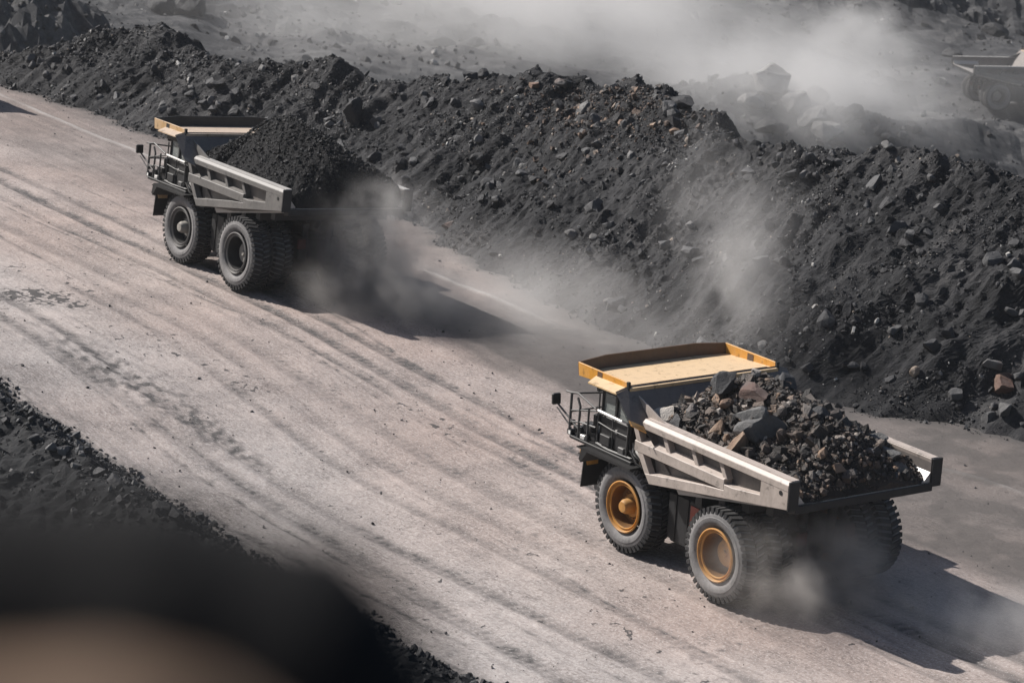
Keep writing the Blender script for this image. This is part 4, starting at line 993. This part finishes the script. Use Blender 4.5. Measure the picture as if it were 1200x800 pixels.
PIT = [
 ('tall pale boulder at the top left of the dusty pit mound', (27.66, 341.39), (5.2, 4.2, 4.2), 0.94),
 ('pale upright boulder right of the tallest one on the pit mound', (30.3, 338.8), (3.6, 3.0, 3.6), 0.94),
 ('broad pale slab low on the pit mound', (32.0, 337.5), (5.0, 3.4, 2.8), 0.94),
 ('pale boulder at the bottom of the pit mound above the crest saddle', (33.54, 335.2), (4.0, 3.0, 2.8), 0.94),
 ('pale boulder at the left foot of the pit mound', (25.11, 337.5), (3.4, 2.8, 2.6), 0.94),
 ('grey boulder on the right flank of the pit mound', (37.3, 342.58), (3.6, 3.0, 2.4), 0.50),
 ('grey boulder behind the middle of the pit mound', (33.53, 346.5), (3.6, 3.0, 2.4), 0.46),
 ('pale boulder in front of the pit mound half hidden by the crest', (27.4, 333.9), (4.2, 3.2, 2.6), 0.54),
 ('white stone in the dust just over the right hump of the bank', (40.93, 338.42), (2.4, 1.8, 1.2), 0.62),
 ('grey stone right of the white stone beyond the bank', (44.4, 344.05), (2.2, 1.8, 1.3), 0.50),
 ('pale rectangular block on the pit road at the upper left', (-24.66, 325.03), (2.6, 2.0, 1.7), 0.50),
 ('large pale rock at the upper left corner of the photo', (-50.2, 291.88), (5.0, 3.6, 3.0), 0.48),
 ('big dark boulder at the top left of the pit road', (-40.21, 352.14), (5.6, 4.4, 4.4), 0.14),
 ('grey boulder leaning on the big dark one', (-43.2, 352.0), (3.6, 3.0, 3.0), 0.34),
 ('pale ledge of rock below the far slope at the top', (-11.16, 358.82), (5.0, 2.4, 1.6), 0.52),
 ('second pale ledge right of the first at the top', (-6.57, 359.28), (3.4, 2.2, 1.4), 0.50),
 ('grey boulder against the far wall above the pit truck', (64.34, 421.34), (4.0, 3.0, 2.6), 0.40),
 ('grey stone on the pit floor behind the tail of the pit truck', (56.5, 405.0), (3.0, 2.4, 1.8), 0.40),
]
for i, (lb, p_, sz_, tn_) in enumerate(PIT):
    zz = float(floor_z(np.array([p_[0]]), np.array([p_[1]]))[0])
    stone('boulder', lb, 'rock', (p_[0], p_[1], zz), sz_, tn_, 600 + i, None, 'boulders in the pit', sink=0.30, cuts=24, mat='pitrock')

# many alike chunks on the bank face, copies of a few shapes
rng = np.random.default_rng(77)
protos = []
for i in range(10):
    V, F = stone_mesh(700 + i, sub=1, cuts=9, slab=(i % 3 == 0)); V = V * np.array([0.55, 0.42, 0.36])
    protos.append(mesh_np('bank_rock', V, F, M['rubble'], False, dict(tone=np.full(len(V), [0.2, 0.4, 0.6, 0.7, 0.75, 0.8, 0.9, 0.5, 0.55, 0.78][i]))))
for i in range(215):
    t0 = rng.uniform(-2, 92); toe = float(toe_w(np.array([t0]))[0]); hh = float(np.interp(t0, CR_T, CR_Z))
    u0 = rng.uniform(0.2, max(1.5, hh / 0.70)); x0, y0 = to_xy(t0, toe - u0); z0 = float(zground(np.array([x0]), np.array([y0]))[0])
    sc_ = float(sizes(1, 0.5, 1.1, 2.3, rng)[0])
    o = link(bpy.data.objects.new('bank_rock', protos[i % 10])); o.location = (x0, y0, z0 + 0.05 * sc_)
    o.rotation_euler = (rng.uniform(-.7, .7), rng.uniform(-.7, .7), rng.uniform(0, 6.28)); o.scale = (sc_, sc_, sc_)
    hq = u0 * 0.70 / max(hh, 1.0)
    look = ['dark', 'dark', 'grey', 'grey', 'light grey', 'light grey', 'pale', 'dark grey', 'dark grey', 'light grey'][i % 10]
    shape = 'flat slab' if i % 3 == 0 and (i % 10) % 3 == 0 else ('big angular rock' if sc_ > 0.8 else 'angular rock')
    where = 'along the foot of the bank' if hq < 0.22 else ('near the bank crest' if hq > 0.8 else ('low on the bank' if hq < 0.5 else 'high on the bank'))
    sect = 'at the right' if t0 < 8 else ('behind the near truck' if t0 < 22 else ('between the two trucks' if t0 < 45 else ('behind the farther truck' if t0 < 66 else 'left of the farther truck')))
    tag(o, f'{look} {shape} {where} {sect}', 'rock', 'rocks strewn over the spoil bank')

# ---------------------------------------------------------------- the ledge close to the camera (out of focus)
def patch(name, x0, x1, y0, y1, st, fn, mat, base):
    xs = np.arange(x0, x1 + st / 2, st); ys = np.arange(y0, y1 + st / 2, st)
    Xp, Yp = np.meshgrid(xs, ys, indexing='ij'); Zp = fn(Xp, Yp)
    me = mesh_np(name, np.stack([Xp, Yp, Zp], -1).reshape(-1, 3), grid_faces(len(xs), len(ys), True), mat, True)
    return link(bpy.data.objects.new(name, me))
def ledge_fn(x, y):
    z = 35.0 - 0.9 * np.clip(y - 3.6, 0, 50) + 0.04 * fbm(x / 0.4, y / 0.4, 3, 301) + 0 * x
    # dark mound: a ridge across the left of the view, falling away to the right
    xr = x / y                                                # only a slope across the ridge, measured where it stands
    h = 0.306 + 0.8333 * np.interp(x / 0.8333, [-3, -0.62, -0.45, -0.33, -0.24, -0.17, -0.10, -0.02, 0.15], [0.82, 0.83, 0.84, 0.835, 0.812, 0.782, 0.715, 0.60, 0.10])
    z = z + h * np.exp(-((y - 2.5) / 0.34) ** 2) * (1 + 0.008 * vnoise(x / 0.10, y / 0.2, 303))
    return z
tag(patch('ledge', -5, 3.0, 1.2, 6.5, 0.03, ledge_fn, M['ledge'], 34), kind='structure')
V, F = stone_mesh(811, sub=3, cuts=5, rough=0.05)
V = V * np.array([0.50, 0.30, 0.55])
me = mesh_np('blurred_rock', V, F, M['tanearth'], True)
o = link(bpy.data.objects.new('blurred_rock', me)); o.location = (-0.30, 1.86, 35.53)
tag(o, 'out of focus tan rock close to the camera in the bottom left corner', 'rock')

# ---------------------------------------------------------------- dust and air
def dust(name, label, loc, rad, dens, seed, scale=1.6, thr=0.38, rot=0.0, col=(0.86, 0.84, 0.82), aniso=0.25, grav=0.0):
    import bmesh
    bm = bmesh.new(); bmesh.ops.create_icosphere(bm, subdivisions=3, radius=1.0)
    me = bpy.data.meshes.new(name); bm.to_mesh(me); bm.free()
    mt = bpy.data.materials.new(name); mt.use_nodes = True; n = mt.node_tree
    n.nodes.remove(n.nodes['Principled BSDF']); out = n.nodes['Material Output']
    pv = n.nodes.new('ShaderNodeVolumePrincipled'); n.links.new(pv.outputs[0], out.inputs['Volume'])
    pv.inputs['Color'].default_value = (*col, 1); pv.inputs['Anisotropy'].default_value = aniso
    oc = coords(n)
    ln_ = n.nodes.new('ShaderNodeVectorMath'); ln_.operation = 'LENGTH'; n.links.new(oc, ln_.inputs[0])
    fall = mth(n, 'SUBTRACT', 1.0, ln_.outputs['Value'], clamp=True)
    fall = mth(n, 'MULTIPLY', fall, fall)
    mpn = n.nodes.new('ShaderNodeMapping'); n.links.new(oc, mpn.inputs[0])
    k = 1.0 / max(rad); mpn.inputs['Scale'].default_value = tuple(r * k for r in rad); mpn.inputs['Location'].default_value = (seed * 3.1, seed * 1.7, seed * 0.9)
    nz = noise(n, mpn.outputs[0], scale, 5, 0.58)
    nz = mth(n, 'MULTIPLY', mth(n, 'SUBTRACT', nz, thr, clamp=True), 4.0)
    n.links.new(mth(n, 'MULTIPLY', mth(n, 'MULTIPLY', nz, fall), dens), pv.inputs['Density'])
    me.materials.append(mt)
    o = link(bpy.data.objects.new(name, me)); o.location = loc; o.scale = rad; o.rotation_euler = (0, 0, rot)
    return tag(o, label, 'dust', kind='stuff')
def tw3(t, w, z): x, y = to_xy(t, w); return (x, y, z)
dust('dust_cloud', 'billow of dust over the rear wheels of the near truck', tw3(-7.8, 0.8, 1.6), (4.6, 5.0, 3.0), 2.5, 1, 3.2, 0.41, rot=YAW, col=(0.72, 0.69, 0.66))
dust('dust_cloud', 'thin dust over the shadow behind the near truck', tw3(-13, -2.5, 0.9), (7.0, 5.0, 1.9), 0.8, 2, 3.2, 0.42, rot=YAW)
dust('dust_cloud', 'column of dust rising between the near truck and the bank', tw3(19.0, -17.0, 4.2), (6.0, 4.2, 10.5), 0.48, 3, 3.2, 0.44, rot=YAW)
dust('dust_cloud', 'dust rolling over the tail and heap of the farther truck', tw3(32.0, -6.0, 5.0), (4.4, 4.6, 2.6), 1.2, 4, 3.2, 0.41, rot=YAW, col=(0.74, 0.72, 0.70))
dust('dust_cloud', 'dust boiling behind the rear wheels of the farther truck', tw3(31.2, -6.0, 2.0), (5.8, 5.2, 3.4), 2.2, 5, 3.2, 0.39, rot=YAW, col=(0.60, 0.58, 0.56))
dust('dust_cloud', 'dust trailing along the road behind the farther truck', tw3(26, -12, 1.6), (15, 7.5, 3.8), 0.28, 6, 3.0, rot=YAW)
PC = (0.86, 0.855, 0.85)
dust('dust_cloud', 'great cloud of dust hanging over the pit behind the middle of the bank', (2, 370, -21), (42, 42, 15), 0.19, 7, 3.4, 0.36, rot=0.2, col=PC)
dust('dust_cloud', 'thinner dust drifting over the right part of the pit', (30, 345, -23), (27, 30, 10), 0.26, 8, 3.0, 0.36, col=PC)
dust('dust_cloud', 'pale dust thrown up behind the truck in the pit', (42, 394, -24), (14, 10, 6), 0.30, 9, 2.0, 0.36, col=PC)
dust('dust_cloud', 'veil of dust hanging in front of the truck in the pit', (58, 358, -24), (15, 12, 9), 0.035, 11, 2.4, 0.34, col=PC)
dust('dust_cloud', 'faint dust over the pit road at the upper left', (-24, 350, -20), (40, 45, 9), 0.04, 10, 2.6, 0.36, col=PC)

me = bpy.data.meshes.new('haze'); mb = MB().box(-420, 420, -40, 620, -70, 45)
me.from_pydata(mb.v, [], mb.f); hz = link(bpy.data.objects.new('haze', me))
mt = bpy.data.materials.new('haze_air'); mt.use_nodes = True; n = mt.node_tree; n.nodes.remove(n.nodes['Principled BSDF'])
pv = n.nodes.new('ShaderNodeVolumePrincipled'); n.links.new(pv.outputs[0], n.nodes['Material Output'].inputs['Volume'])
pv.inputs['Color'].default_value = (0.80, 0.82, 0.85, 1); pv.inputs['Density'].default_value = 0.0001; pv.inputs['Anisotropy'].default_value = 0.2
me.materials.append(mt); tag(hz, 'thin dusty air over the whole mine', 'haze', kind='stuff')
